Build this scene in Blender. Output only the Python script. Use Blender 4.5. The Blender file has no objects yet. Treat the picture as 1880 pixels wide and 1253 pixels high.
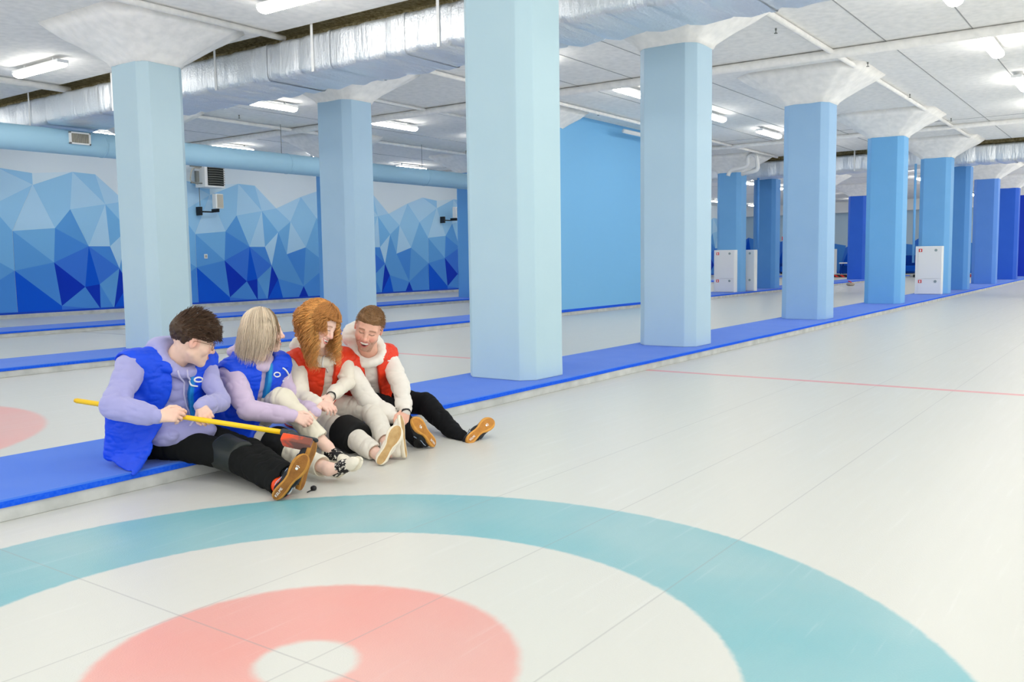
import bpy, bmesh, math, random
import numpy as np
from mathutils import Vector, Matrix
C = bpy.context.scene.collection
R = math.radians
random.seed(7)

# ---------------------------------------------------------------- helpers
def lin(c):
    c = c/255.0
    return c/12.92 if c <= 0.04045 else ((c+0.055)/1.055)**2.4
def rgb(r, g, b, k=1.0):
    return (min(1, lin(r)*k), min(1, lin(g)*k), min(1, lin(b)*k), 1)

def new_mat(name, col, rough=0.6, spec=0.4, metal=0.0, bump=None, var=None, sheen=0.0, emit=0.0):
    """bump=(scale, strength, distance); var=(scale, colour2, amount)"""
    m = bpy.data.materials.new(name); m.use_nodes = True
    nt = m.node_tree; b = nt.nodes['Principled BSDF']
    b.inputs['Base Color'].default_value = col
    b.inputs['Roughness'].default_value = rough
    b.inputs['Specular IOR Level'].default_value = spec
    b.inputs['Metallic'].default_value = metal
    if sheen:
        b.inputs['Sheen Weight'].default_value = sheen
        b.inputs['Sheen Roughness'].default_value = 0.5
    if emit:
        b.inputs['Emission Color'].default_value = (1, 0.955, 0.88, 1)
        b.inputs['Emission Strength'].default_value = emit
    tc = nt.nodes.new('ShaderNodeTexCoord')
    if var:
        n = nt.nodes.new('ShaderNodeTexNoise'); n.inputs['Scale'].default_value = var[0]
        n.inputs['Detail'].default_value = 6
        nt.links.new(tc.outputs['Object'], n.inputs['Vector'])
        rmp = nt.nodes.new('ShaderNodeMapRange')
        rmp.inputs['From Min'].default_value = 0.35; rmp.inputs['From Max'].default_value = 0.7
        rmp.inputs['To Max'].default_value = var[2]
        nt.links.new(n.outputs['Fac'], rmp.inputs['Value'])
        mx = nt.nodes.new('ShaderNodeMix'); mx.data_type = 'RGBA'
        mx.inputs['A'].default_value = col; mx.inputs['B'].default_value = var[1]
        nt.links.new(rmp.outputs['Result'], mx.inputs['Factor'])
        nt.links.new(mx.outputs['Result'], b.inputs['Base Color'])
    if bump:
        n = nt.nodes.new('ShaderNodeTexNoise'); n.inputs['Scale'].default_value = bump[0]
        n.inputs['Detail'].default_value = 5
        nt.links.new(tc.outputs['Object'], n.inputs['Vector'])
        bp = nt.nodes.new('ShaderNodeBump'); bp.inputs['Strength'].default_value = bump[1]
        bp.inputs['Distance'].default_value = bump[2]
        nt.links.new(n.outputs['Fac'], bp.inputs['Height'])
        nt.links.new(bp.outputs['Normal'], b.inputs['Normal'])
    return m

def obj(name, bm, mat, parent=None, smooth=False, bevel=0.0, loc=None):
    me = bpy.data.meshes.new(name)
    bmesh.ops.recalc_face_normals(bm, faces=bm.faces)
    bm.to_mesh(me); bm.free()
    for mm in (mat if isinstance(mat, (list, tuple)) else [mat]): me.materials.append(mm)
    if smooth:
        for p in me.polygons: p.use_smooth = True
    o = bpy.data.objects.new(name, me); C.objects.link(o)
    if loc is not None: o.location = loc
    if parent is not None: o.parent = parent
    if bevel:
        md = o.modifiers.new('bevel', 'BEVEL'); md.width = bevel; md.segments = 2; md.limit_method = 'ANGLE'
    return o
def thing(name, label, cat, loc=(0,0,0), group=None):
    o = bpy.data.objects.new(name, None); C.objects.link(o); o.location = loc
    o.empty_display_size = 0.1
    o['label'] = label; o['category'] = cat
    if group: o['group'] = group
    return o
def tag(o, label, cat, group=None):
    o['label'] = label; o['category'] = cat
    if group: o['group'] = group
    return o
def struct(o):
    o['kind'] = 'structure'; return o
def copy_tree(o, parent=None):
    c = o.copy(); C.objects.link(c); c.parent = parent
    for ch in list(o.children): copy_tree(ch, c)
    return c

def box(bm, x0, x1, y0, y1, z0, z1, mi=0):
    vs = [bm.verts.new((x, y, z)) for x in (x0, x1) for y in (y0, y1) for z in (z0, z1)]
    for f in ((0,1,3,2),(4,6,7,5),(0,4,5,1),(2,3,7,6),(0,2,6,4),(1,5,7,3)):
        bm.faces.new([vs[i] for i in f]).material_index = mi
    return bm
def bx(*a): return box(bmesh.new(), *a)
def loft(bm, rings, cap=True, mi=0, closed=True):
    rr = [[bm.verts.new(p) for p in r] for r in rings]
    n = len(rr[0])
    for a, b in zip(rr[:-1], rr[1:]):
        for i in range(n if closed else n-1):
            j = (i+1) % n
            bm.faces.new((a[i], a[j], b[j], b[i])).material_index = mi
    if cap:
        bm.faces.new(rr[0][::-1]).material_index = mi
        bm.faces.new(rr[-1]).material_index = mi
    return bm
def tube(bm, pts, rad, n=10, mi=0, cap=True):
    """tube along points; rad scalar or list"""
    pts = [Vector(p) for p in pts]
    rads = rad if isinstance(rad, (list, tuple)) else [rad]*len(pts)
    t0 = (pts[1]-pts[0]).normalized()
    up = Vector((0,0,1)) if abs(t0.z) < 0.9 else Vector((1,0,0))
    nrm = t0.cross(up).normalized()
    rings = []
    for i, p in enumerate(pts):
        a = pts[max(i-1, 0)]; b = pts[min(i+1, len(pts)-1)]
        t = (b-a).normalized()
        nrm = (nrm - t*nrm.dot(t)).normalized(); bi = t.cross(nrm)
        rings.append([p + rads[i]*(math.cos(2*math.pi*k/n)*nrm + math.sin(2*math.pi*k/n)*bi) for k in range(n)])
    return loft(bm, rings, cap=cap, mi=mi)
def tb(pts, rad, n=10): return tube(bmesh.new(), pts, rad, n)

# ---------------------------------------------------------------- materials
KW = 1.08
M = {}
M['plaster'] = new_mat('white_plaster', rgb(251,250,247), 0.85, 0.2, bump=(2.2, 0.30, 0.04), var=(9, rgb(228,229,227), 0.6))
M['capital'] = new_mat('rough_plaster', rgb(248,247,244), 0.85, 0.2, bump=(6, 0.3, 0.03), var=(16, rgb(224,222,216), 0.5))
M['joint'] = new_mat('bare_insulation_foam', rgb(214,204,166), 0.95, 0.1, bump=(25, 1.0, 0.05), var=(18, rgb(150,134,92), 0.9))
M['white_paint'] = new_mat('white_painted_metal', rgb(238,240,240), 0.5, 0.4)
M['grey_kerb'] = new_mat('grey_concrete', rgb(205,208,206), 0.8, 0.2, bump=(14, 0.4, 0.01), var=(6, rgb(165,170,168), 0.7))
M['carpet'] = new_mat('blue_carpet', rgb(62,118,226), 0.9, 0.15, bump=(420, 0.5, 0.002), sheen=0.15, var=(3, rgb(80,128,228), 0.6))
M['carpet_edge'] = new_mat('blue_carpet_edge', rgb(10,86,236), 0.85, 0.15, bump=(300, 0.5, 0.002), var=(60, rgb(60,120,240), 0.5))
M['black'] = new_mat('black_plastic', rgb(24,26,30), 0.5, 0.4)
M['dark_slot'] = new_mat('dark_slot', rgb(60,64,62), 0.7, 0.2)
M['grille'] = new_mat('grey_grille', rgb(120,124,120), 0.6, 0.3)
M['beige'] = new_mat('beige_grille_cloth', rgb(188,184,172), 0.8, 0.2)
M['red_mark'] = new_mat('red_sign_paint', rgb(225,55,50), 0.5, 0.3)
M['grey_mark'] = new_mat('grey_label', rgb(150,165,165), 0.5, 0.3)
M['diffuser'] = new_mat('light_diffuser', (1,1,1,1), 0.4, 0.3, emit=23.0)
M['duct_blue'] = new_mat('pale_blue_painted_duct', rgb(165,208,232), 0.55, 0.35, bump=(3, 0.2, 0.02))

def foil_mat():
    m = bpy.data.materials.new('silver_foil_wrap'); m.use_nodes = True
    nt = m.node_tree; b = nt.nodes['Principled BSDF']
    b.inputs['Base Color'].default_value = (0.80, 0.84, 0.88, 1)
    b.inputs['Metallic'].default_value = 0.75; b.inputs['Roughness'].default_value = 0.38
    tc = nt.nodes.new('ShaderNodeTexCoord')
    mp = nt.nodes.new('ShaderNodeMapping'); mp.inputs['Scale'].default_value = (3, 9, 2.0)
    nt.links.new(tc.outputs['Object'], mp.inputs['Vector'])
    n = nt.nodes.new('ShaderNodeTexNoise'); n.inputs['Scale'].default_value = 1.6; n.inputs['Detail'].default_value = 7
    nt.links.new(mp.outputs['Vector'], n.inputs['Vector'])
    n2 = nt.nodes.new('ShaderNodeTexNoise'); n2.inputs['Scale'].default_value = 45; n2.inputs['Detail'].default_value = 3
    nt.links.new(tc.outputs['Object'], n2.inputs['Vector'])
    ad = nt.nodes.new('ShaderNodeMath'); ad.operation = 'MULTIPLY_ADD'; ad.inputs[1].default_value = 0.18
    nt.links.new(n2.outputs['Fac'], ad.inputs[0]); nt.links.new(n.outputs['Fac'], ad.inputs[2])
    bp = nt.nodes.new('ShaderNodeBump'); bp.inputs['Strength'].default_value = 0.55; bp.inputs['Distance'].default_value = 0.05
    nt.links.new(ad.outputs[0], bp.inputs['Height']); nt.links.new(bp.outputs['Normal'], b.inputs['Normal'])
    return m
M['foil'] = foil_mat()

def ice_mat():
    m = bpy.data.materials.new('painted_curling_ice'); m.use_nodes = True
    nt = m.node_tree; N = nt.nodes; L = nt.links; b = N['Principled BSDF']
    tc = N.new('ShaderNodeTexCoord'); sp = N.new('ShaderNodeSeparateXYZ'); L.new(tc.outputs['Object'], sp.inputs[0])
    def mth(op, a, b_=None, c_=None):
        n = N.new('ShaderNodeMath'); n.operation = op
        for i, v in enumerate((a, b_, c_)):
            if v is None: continue
            if isinstance(v, (int, float)): n.inputs[i].default_value = v
            else: L.new(v, n.inputs[i])
        return n.outputs[0]
    nz = N.new('ShaderNodeTexNoise'); nz.inputs['Scale'].default_value = 25; nz.inputs['Detail'].default_value = 4
    L.new(tc.outputs['Object'], nz.inputs['Vector'])
    wob = mth('MULTIPLY', mth('SUBTRACT', nz.outputs['Fac'], 0.5), 0.02)
    def dist(cx, cy):
        dx = mth('SUBTRACT', sp.outputs['X'], cx); dy = mth('SUBTRACT', sp.outputs['Y'], cy)
        return mth('ADD', mth('SQRT', mth('ADD', mth('MULTIPLY', dx, dx), mth('MULTIPLY', dy, dy))), wob)
    def soft(v, edge, w=0.012):      # 1 below edge
        n = N.new('ShaderNodeMapRange'); n.interpolation_type = 'SMOOTHSTEP'
        L.new(v, n.inputs['Value']); n.inputs['From Min'].default_value = edge-w; n.inputs['From Max'].default_value = edge+w
        n.inputs['To Min'].default_value = 1; n.inputs['To Max'].default_value = 0
        return n.outputs['Result']
    def band(d, a, b_, w=0.012): return mth('SUBTRACT', soft(d, b_, w), soft(d, a, w))
    def absd(v, c): return mth('ABSOLUTE', mth('SUBTRACT', v, c))
    cur = None
    def mix(fac, col, amt=1.0):
        nonlocal cur
        n = N.new('ShaderNodeMix'); n.data_type = 'RGBA'
        L.new(mth('MULTIPLY', fac, amt), n.inputs['Factor'])
        if isinstance(cur, tuple): n.inputs['A'].default_value = cur
        else: L.new(cur, n.inputs['A'])
        n.inputs['B'].default_value = col; cur = n.outputs['Result']
    big = N.new('ShaderNodeTexNoise'); big.inputs['Scale'].default_value = 0.9; big.inputs['Detail'].default_value = 4
    L.new(tc.outputs['Object'], big.inputs['Vector'])
    fade = N.new('ShaderNodeMapRange'); L.new(big.outputs['Fac'], fade.inputs['Value'])
    fade.inputs['From Min'].default_value = 0.35; fade.inputs['From Max'].default_value = 0.68
    fade.inputs['To Min'].default_value = 1.0; fade.inputs['To Max'].default_value = 0.72
    cur = rgb(213,214,208)
    mix(big.outputs['Fac'], rgb(208,210,205), 0.6)
    teal = rgb(110,178,189); red = rgb(226,154,145)
    d1 = dist(0, 0)
    mix(mth('MULTIPLY', band(d1, 1.218, 1.83), fade.outputs['Result']), teal, 0.96)
    mix(mth('MULTIPLY', band(d1, 0.148, 0.609, 0.02), fade.outputs['Result']), red, 0.96)
    d2 = dist(-0.03, 5.45)
    mix(mth('MULTIPLY', band(d2, 1.218, 1.83, 0.03), fade.outputs['Result']), rgb(232,172,164), 0.95)
    mix(mth('MULTIPLY', soft(d2, 0.609, 0.02), fade.outputs['Result']), teal, 0.9)
    d3 = dist(-0.03, 10.9)
    mix(mth('MULTIPLY', band(d3, 1.218, 1.83, 0.03), fade.outputs['Result']), teal, 0.9)
    line_c = rgb(150,150,152)
    lane = soft(absd(sp.outputs['Y'], 0), 2.2)
    for yc, a in ((0, 0.38), (-0.606, 0.4), (0.606, 0.38)):
        mix(mth('MULTIPLY', soft(absd(sp.outputs['Y'], yc), 0.003, 0.003), lane), line_c, a)
    mix(mth('MULTIPLY', soft(absd(sp.outputs['X'], 0), 0.003, 0.003), lane), line_c, 0.45)
    mix(mth('MULTIPLY', soft(absd(sp.outputs['X'], 6.45), 0.045, 0.01), soft(sp.outputs['Y'], 7.6)), rgb(226,140,146), 0.8)
    mix(mth('MULTIPLY', soft(absd(sp.outputs['X'], 6.50), 0.04, 0.01), mth('SUBTRACT', 1.0, soft(sp.outputs['Y'], 8.6))), rgb(150,150,152), 0.6)
    # long faint sweeping scratches
    mp = N.new('ShaderNodeMapping'); mp.inputs['Rotation'].default_value = (0, 0, R(12)); mp.inputs['Scale'].default_value = (0.5, 9, 1)
    L.new(tc.outputs['Object'], mp.inputs['Vector'])
    sc = N.new('ShaderNodeTexNoise'); sc.inputs['Scale'].default_value = 3; sc.inputs['Detail'].default_value = 8
    L.new(mp.outputs['Vector'], sc.inputs['Vector'])
    mix(soft(sc.outputs['Fac'], 0.34, 0.05), rgb(236,238,238), 0.10)
    L.new(cur, b.inputs['Base Color'])
    rr = N.new('ShaderNodeMapRange'); L.new(sc.outputs['Fac'], rr.inputs['Value'])
    rr.inputs['To Min'].default_value = 0.27; rr.inputs['To Max'].default_value = 0.42
    L.new(rr.outputs['Result'], b.inputs['Roughness'])
    b.inputs['Specular IOR Level'].default_value = 0.45
    pb = N.new('ShaderNodeTexNoise'); pb.inputs['Scale'].default_value = 170; pb.inputs['Detail'].default_value = 2
    L.new(tc.outputs['Object'], pb.inputs['Vector'])
    bp = N.new('ShaderNodeBump'); bp.inputs['Strength'].default_value = 0.25; bp.inputs['Distance'].default_value = 0.003
    L.new(pb.outputs['Fac'], bp.inputs['Height']); L.new(bp.outputs['Normal'], b.inputs['Normal'])
    return m
M['ice'] = ice_mat()

# ---------------------------------------------------------------- room shell
X0, X1, Y0, Y1, ZC = -7.0, 50.0, -8.0, 18.5, 4.0
struct(obj('floor', bx(-4.2, X1, -3.8, Y1+0.3, -0.1, 0.0), M['ice']))
bm = bmesh.new()
plates = ((X0, 5.95), (7.05, 24.3), (25.4, X1))
for a, b_ in plates: box(bm, a, b_, Y0, Y1, ZC, ZC+0.5)
ceil_o = struct(obj('ceiling', bm, M['plaster']))
bm = bmesh.new()
for a, b_ in ((5.95, 7.05), (24.3, 25.4)):
    box(bm, a, b_, Y0, Y1, ZC+0.10, ZC+0.25)
    box(bm, a, a+0.05, Y0, Y1, ZC+0.02, ZC+0.1); box(bm, b_-0.55, b_-0.0, Y0, Y1, ZC-0.03, ZC+0.1)
obj('expansion_joint', bm, M['joint'], ceil_o)
# shallow seams between the cast ceiling boards
bm = bmesh.new()
for x in (11.42, 19.9, 29, 33.4, 39):
    box(bm, x, x+0.02, Y0, Y1, ZC-0.004, ZC+0.001)
for y in (0.1, 1.15, 4.15, 5.0, 6.0, 9.6, 11.9, 15.1, 17.2):
    box(bm, 7.05, 24.3, y, y+0.015, ZC-0.004, ZC+0.001)
obj('ceiling_seam', bm, new_mat('grey_seam', rgb(168,170,170), 0.9, 0.1), ceil_o)  # one even grey for the ceiling joint lines
# beam that crosses the lanes at mid bay
bm = bmesh.new(); box(bm, 11.5, 11.62, Y0, Y1, ZC-0.07, ZC)
obj('ceiling_beam', bm, M['plaster'], ceil_o, bevel=0.02)

# left wall with mural (the wall the lanes run along)
wl = struct(obj('wall_left', bx(X0, X1, Y1, Y1+0.2, 0.085, ZC), new_mat('pale_blue_wall', rgb(226,238,247), 0.8, 0.2, bump=(3, 0.2, 0.02))))
struct(obj('baseboard_left', bx(X0, X1, Y1-0.02, Y1+0.2, 0.085, 0.13), new_mat('royal_baseboard', rgb(0,70,200), 0.6, 0.3)))
struct(obj('trim_1', bx(X0, X1, Y1-0.05, Y1+0.3, 0.0, 0.085), M['grey_kerb']))

V = dict(A=(-.87,1.9), B=(.07,1.98), Cc=(-.37,2.93), D=(.45,2.42), E=(.84,1.57), F=(1.31,2.57), G=(1.37,1.57), H=(1.58,1.04),
 I=(0,1.2), J=(-.88,1.03), K=(.7,.62), L=(1.06,.67), Mm=(.12,.2), N=(1.05,.08), O=(1.39,.08), P=(-.87,.08), Q=(.55,3.28), Rr=(1.10,3.26),
 R2=(1.82,2.66), S=(1.86,1.99), T=(2.32,2.3), T0=(2.74,3.03), U=(2.14,1.36), Vv=(2.86,1.56), V2=(3.32,2.43), X=(2.73,.42), Y=(1.95,.08),
 Ya=(2.52,.08), Yb=(2.91,.08), l2=(1.79,.66), t=(-.37,3.19), s=(-1.12,3.26), Mb=(.12,.08),
 A2=(3.74,1.9), J2=(3.73,1.03), P2=(3.74,.08), s2=(3.49,3.26), C2=(4.24,2.93))
PAL = [(0,52,186),(0,86,212),(58,118,218),(72,140,220),(92,158,222),(118,180,230),(150,200,236),(174,212,240),(205,226,240)]
TR = [('J','A','I',4),('A','B','I',5),('B','E','I',3),('A','Cc','B',7),('Cc','D','B',6),('D','E','B',4),('D','F','E',6),('F','G','E',7),
 ('Cc','Q','D',6),('Q','F','D',7),('Q','Rr','F',6),('Rr','R2','F',7),('t','Q','Cc',8),('s','t','Cc',6),('F','R2','S',6),('F','S','G',5),
 ('S','H','G',7),('R2','T','S',6),('R2','T0','T',7),('T0','V2','T',6),('S','T','U',5),('S','U','H',4),('U','X','H',4),('T','Vv','U',7),('T','V2','Vv',6),
 ('U','Vv','X',3),('V2','A2','Vv',5),('Vv','A2','J2',5),('Vv','J2','X',4),('T0','s2','V2',7),('s2','C2','V2',7),('V2','C2','A2',6),
 ('J','I','Mm',3),('J','Mm','P',1),('P','Mm','Mb',1),('I','K','Mm',0),('I','E','K',2),('E','L','K',1),('E','G','H',3),('E','H','L',2),('K','L','N',0),
 ('K','N','Mm',3),('Mm','N','Mb',2),('L','H','O',4),('L','O','N',3),('H','l2','O',0),('l2','Y','O',1),('H','X','l2',4),('l2','X','Y',3),('X','Ya','Y',3),
 ('X','Yb','Ya',0),('X','J2','P2',3),('X','P2','Yb',3)]
mats = [new_mat('mural_blue_%s' % n, rgb(*c, 1.10), 0.75, 0.2) for n, c in zip(('navy','royal','cobalt','azure','sky','soft','light','pale','faint'), PAL)]
bm = bmesh.new()
for k in range(-2, 8):
    xo = 13.49 + 4.615*k
    for a, b_, c_, ci in TR:
        f = bm.faces.new([bm.verts.new((V[q][0]+xo, Y1-0.004, V[q][1]+0.02)) for q in (a, b_, c_)])
        f.material_index = ci
me = obj('painted_mural', bm, mats, wl)

# far end wall, with white bulkhead and low part painted
wf = struct(obj('wall_back', bx(X1, X1+0.2, Y0, Y1+0.2, 0, ZC), new_mat('far_wall_pale', rgb(196,218,232), 0.8, 0.2)))
obj('bulkhead', bx(X1-0.8, X1, Y0, Y1, 3.43, ZC), M['white_paint'], wf)
bm = bmesh.new()
rnd = random.Random(3)
y = 2.0
while y < 18:
    h = rnd.uniform(1.6, 2.3); w = rnd.uniform(0.9, 1.5); m_ = y + w*rnd.uniform(0.35, 0.65)
    for tri, ci in ((((y,0.05),(m_,h),(y+w,0.05)), 1), (((y,0.05),(y-0.4,h*0.9),(m_,h)), 3), (((m_,h),(y+w,0.05),(y+w+0.1,h*0.8)), 2)):
        f = bm.faces.new([bm.verts.new((X1-0.006-0.001*ci, p[0], p[1])) for p in tri]); f.material_index = ci
    y += w
obj('painted_mural', bm, mats, wf)
# end of the ice: raised walkway in front of the far wall
struct(obj('trim_2', bx(44.6, X1, Y0, Y1-0.06, 0.0, 0.09), M['grey_kerb']))

# ---------------------------------------------------------------- platforms
def platform(y0, y1, label, x0=-4.15, x1=44.5):
    t = thing('carpeted_platform', label, 'platform', (x0, (y0+y1)/2, 0), 'raised walkways between the lanes')
    ox, oy = x0, (y0+y1)/2
    bm = bmesh.new(); box(bm, 0, x1-x0, y0-oy+0.008, y1-oy-0.008, 0, 0.066)
    obj('kerb', bm, M['grey_kerb'], t, bevel=0.004)
    # carpet with slightly wavy edge
    rings = []
    n = 110
    for i in range(n+1):
        x = (x1-x0)*i/n; w = 0.003*math.sin(i*0.9)+0.002*math.sin(i*2.3)
        rings.append([(x, y0-oy+w, 0.066+0.001*math.sin(i*1.7)), (x, y0-oy+w, 0.094), (x, y0-oy+w+0.008, 0.101), (x, y1-oy-0.008, 0.101), (x, y1-oy, 0.094), (x, y1-oy, 0.066)])
    bm = loft(bmesh.new(), rings)
    for f in bm.faces:
        c = f.calc_center_median(); f.material_index = 0 if c.z > 0.097 else 1
    obj('carpet', bm, [M['carpet'], M['carpet_edge']], t)
    return t
platform(2.21, 3.18, 'low blue carpeted platform the four people sit on, nearest row of pillars standing on it')
platform(7.65, 8.65, 'low blue carpeted platform under the second row of pillars, behind the seated people')
platform(13.05, 14.1, 'narrow blue carpeted platform nearest the mural wall')

# ---------------------------------------------------------------- pillars
def oct_ring(hx, hy, c, z):
    return [(-hx+c,-hy,z),(hx-c,-hy,z),(hx,-hy+c,z),(hx,hy-c,z),(hx-c,hy,z),(-hx+c,hy,z),(-hx,hy-c,z),(-hx,-hy+c,z)]
colmats = {}
def pillar(x, y, col, label, cap=True, rough=True):
    t = thing('pillar', label, 'pillar', (x, y, 0.101), 'blue pillars')
    if col not in colmats:
        r_, g_, b_ = col
        colmats[col] = new_mat('blue_pillar_paint', rgb(*col), 0.55, 0.3, bump=(9, 0.12, 0.01), var=(2.0, rgb(min(255,r_+8), min(255,g_+6), min(255,b_+4)), 0.5))
    bm = bmesh.new()
    zt = 3.545-0.101
    j = random.Random(int(x*10+y))
    rings = [oct_ring(0.312+j.uniform(0,.004), 0.362, 0.105, 0.0), oct_ring(0.31, 0.36, 0.105, 0.25), oct_ring(0.31, 0.36, 0.105, zt-0.3), oct_ring(0.308, 0.358, 0.105, zt)]
    loft(bm, rings)
    obj('shaft', bm, colmats[col], t, bevel=0.006)
    if cap:
        bm = bmesh.new()
        n = 40
        def ringn(h, z, c, jit):
            pts = oct_ring(h[0], h[1], c, z); out = []
            for i in range(8):
                a = Vector(pts[i]); b_ = Vector(pts[(i+1) % 8])
                for q in range(5):
                    p = a.lerp(b_, q/5.0)
                    out.append((p.x+j.uniform(-jit, jit), p.y+j.uniform(-jit, jit), p.z+j.uniform(-jit, jit)))
            return out
        z0 = 3.545-0.101; zz = ZC-0.101
        rings = [ringn((0.32,0.37), z0-0.012, 0.10, 0.006), ringn((0.34,0.39), z0+0.03, 0.11, 0.006), ringn((0.46,0.51), z0+0.12, 0.15, 0.007),
                 ringn((0.63,0.68), z0+0.24, 0.2, 0.007), ringn((0.80,0.86), z0+0.35, 0.25, 0.006), ringn((0.95,1.0), zz+0.004, 0.3, 0.003)]
        loft(bm, rings); obj('capital', bm, M['plaster'], t, smooth=True)
    return t
R1, R2_, R3 = 2.71, 8.2, 13.65
pillar(4.85, R1, (182,212,224), 'widest pale blue pillar right behind the seated people, reaching past the top of the picture')
pillar(8.14, R1, (176,206,226), 'pale blue pillar next after the widest one, first with its top in view on the right')
pillar(13.14, R1, (150,190,228), 'light blue pillar third in the front row, between the pale one and the sky blue one')
pillar(18.3, R1, (112,178,232), 'sky blue pillar fourth in the front row, left of the one with a white fire cabinet')
pillar(23.5, R1, (112,176,232), 'sky blue pillar in the front row with a white fire cabinet on it')
pillar(26.4, R1, (88,152,222), 'medium blue pillar directly right of the front row fire cabinet pillar')
pillar(31.8, R1, (90,144,228), 'cornflower blue pillar third from the right edge')
pillar(37.2, R1, (40,98,212), 'royal blue pillar second from the right edge')
pillar(42.4, R1, (0,52,190), 'dark royal blue pillar cut by the right edge of the picture')
pillar(4.85, R2_, (186,213,225), 'pale blue pillar at far left behind the person in the blue vest and dark hair')
pillar(8.14, R2_, (170,202,227), 'pale blue pillar directly behind the red haired person and the laughing man')
pillar(13.14, R2_, (130,185,232), 'second row pillar hidden behind the widest pillar, at the end of the blue partition')
pillar(18.3, R2_, (112,176,232), 'second row pillar hidden behind the partition end')
pillar(23.5, R2_, (112,174,228), 'sky blue second row pillar with white fire cabinet and bent white pipes above')
pillar(26.4, R2_, (88,152,218), 'medium blue second row pillar just right of the farther fire cabinet')
pillar(31.8, R2_, (88,148,226), 'second row blue pillar hidden behind the third front pillar')
pillar(37.2, R2_, (44,104,216), 'royal blue second row pillar seen between light blue and sky blue front pillars')
pillar(8.14, R3, (100,165,226), 'third row pillar behind the far left pale pillar')
pillar(13.0, R3, (100,165,226), 'blue pillar by the mural wall, a thin strip left of the second pale pillar')
pillar(18.15, R3, (100,168,230), 'sky blue pillar by the mural wall, left edge of the widest pillar')

# blue partition wall closing the bay between two second row pillars
bm = bx(13.2, 18.0, 7.655, 7.80, 0.10, ZC)
wp = struct(obj('wall_partition', bm, new_mat('sky_blue_wall', rgb(124,190,238), 0.6, 0.3, bump=(5, 0.12, 0.01))))
obj('baseboard_partition', bx(13.2, 18.0, 7.648, 7.656, 0.10, 0.116), M['carpet_edge'], wp)
pp = obj('overhead_pipe', tb([(15.3, 7.3, 3.80), (18.2, 7.3, 3.80)], 0.045, 12), M['white_paint'], smooth=True)
tag(pp, 'short white pipe hanging at the top of the blue partition wall', 'pipe')

# ---------------------------------------------------------------- ducts
def foil_duct(x0, x1, label, group):
    t = thing('foil_duct', label, 'duct', ((x0+x1)/2, 5, 3.45), group)
    hw = (x1-x0)/2; rings = []; j = random.Random(int(x0))
    y = -8.0
    def prof(w, top, bot):
        c = 0.07; pts = []
        for (cx, cz, a0) in ((w-c, bot+c, -90), (w-c, top-c, 0), (-w+c, top-c, 90), (-w+c, bot+c, 180)):
            for q in range(4):
                a = R(a0+30*q); pts.append((cx+c*math.cos(a), cz+c*math.sin(a)))
        return pts
    while y < 18.3:
        for dy, dw in ((0,-0.012),(0.03,-0.018),(0.06,-0.010),(0.20,0.0),(0.34,0.008)):
            s = dw + j.uniform(-0.006, 0.006)
            rings.append([(p[0]+j.uniform(-.003,.003), y+dy-5, p[1]+j.uniform(-.003,.003)) for p in prof(hw+s, 0.46+j.uniform(-.004,.004), 0.0-s*1.2)])
        y += 0.475
    obj('duct_body', loft(bmesh.new(), rings), M['foil'], t, smooth=True)
    # tape bands
    for y in (-1.2, 1.1, 3.9, 5.0, 6.2, 7.35, 9.5, 11.3):
        if x0 > 10 and y > 4: continue
        pr = prof(hw+0.004, 0.465, -0.006)
        bm = loft(bmesh.new(), [[(p[0], y-5, p[1]) for p in pr], [(p[0], y-5+0.05, p[1]) for p in pr]], cap=False)
        obj('tape_band', bm, M['foil'], t, smooth=True)
    for y in ((4.5, 6.5, 8.4, 10.9, 13.4) if x0 < 10 else (0.5, 2.6, 5.0)):
        obj('hanger_strap', bx(-hw-0.012, -hw-0.006, y-5-0.02, y-5+0.02, 0.0, 0.62), M['white_paint'], t)
    return t
foil_duct(6.0, 7.0, 'long silver foil wrapped duct crossing the ceiling above the seated people', 'foil ducts under the ceiling')
foil_duct(24.4, 25.3, 'silver foil wrapped duct at the far right, behind the fire cabinet pillar', 'foil ducts under the ceiling')

t = thing('round_duct', 'pale blue round duct running along the mural wall', 'duct', (0, 12.95, 3.2))
obj('duct_body', tb([(-6.5,0,0),(25.0,0,0)], 0.205, 40), M['duct_blue'], t, smooth=True)
for x in (3.2, 6.95, 11.0, 12.2, 15.35, 19.0):
    obj('joint_band', tb([(x,0,0),(x+0.03,0,0)], 0.211, 40), M['duct_blue'], t, smooth=True)
for x in (10.9, 15.3, 17.9, 21): obj('hanger_wire', tb([(x,0,0.2),(x,0,0.8)], 0.006, 6), M['grille'], t)
# supply grille on the round duct
t = thing('air_vent', 'small white framed air grille on the pale blue round duct at upper left', 'vent', (6.46, 12.725, 3.25))
bm = bmesh.new()
for a in ((-.18,.18,-.02,.02,.075,.10),(-.18,.18,-.02,.02,-.10,-.075),(-.18,-.15,-.02,.02,-.1,.1),(.15,.18,-.02,.02,-.1,.1)): box(bm, *a)
obj('frame', bm, M['white_paint'], t, bevel=0.003)
obj('backing', bx(-.16,.16,-.006,.0,-.08,.08), M['dark_slot'], t)
bm = bmesh.new()
for i in range(14): box(bm, -.145+i*.0215, -.136+i*.0215, -.018, -.004, -.075, .075)
obj('louvre', bm, M['beige'], t)

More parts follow.
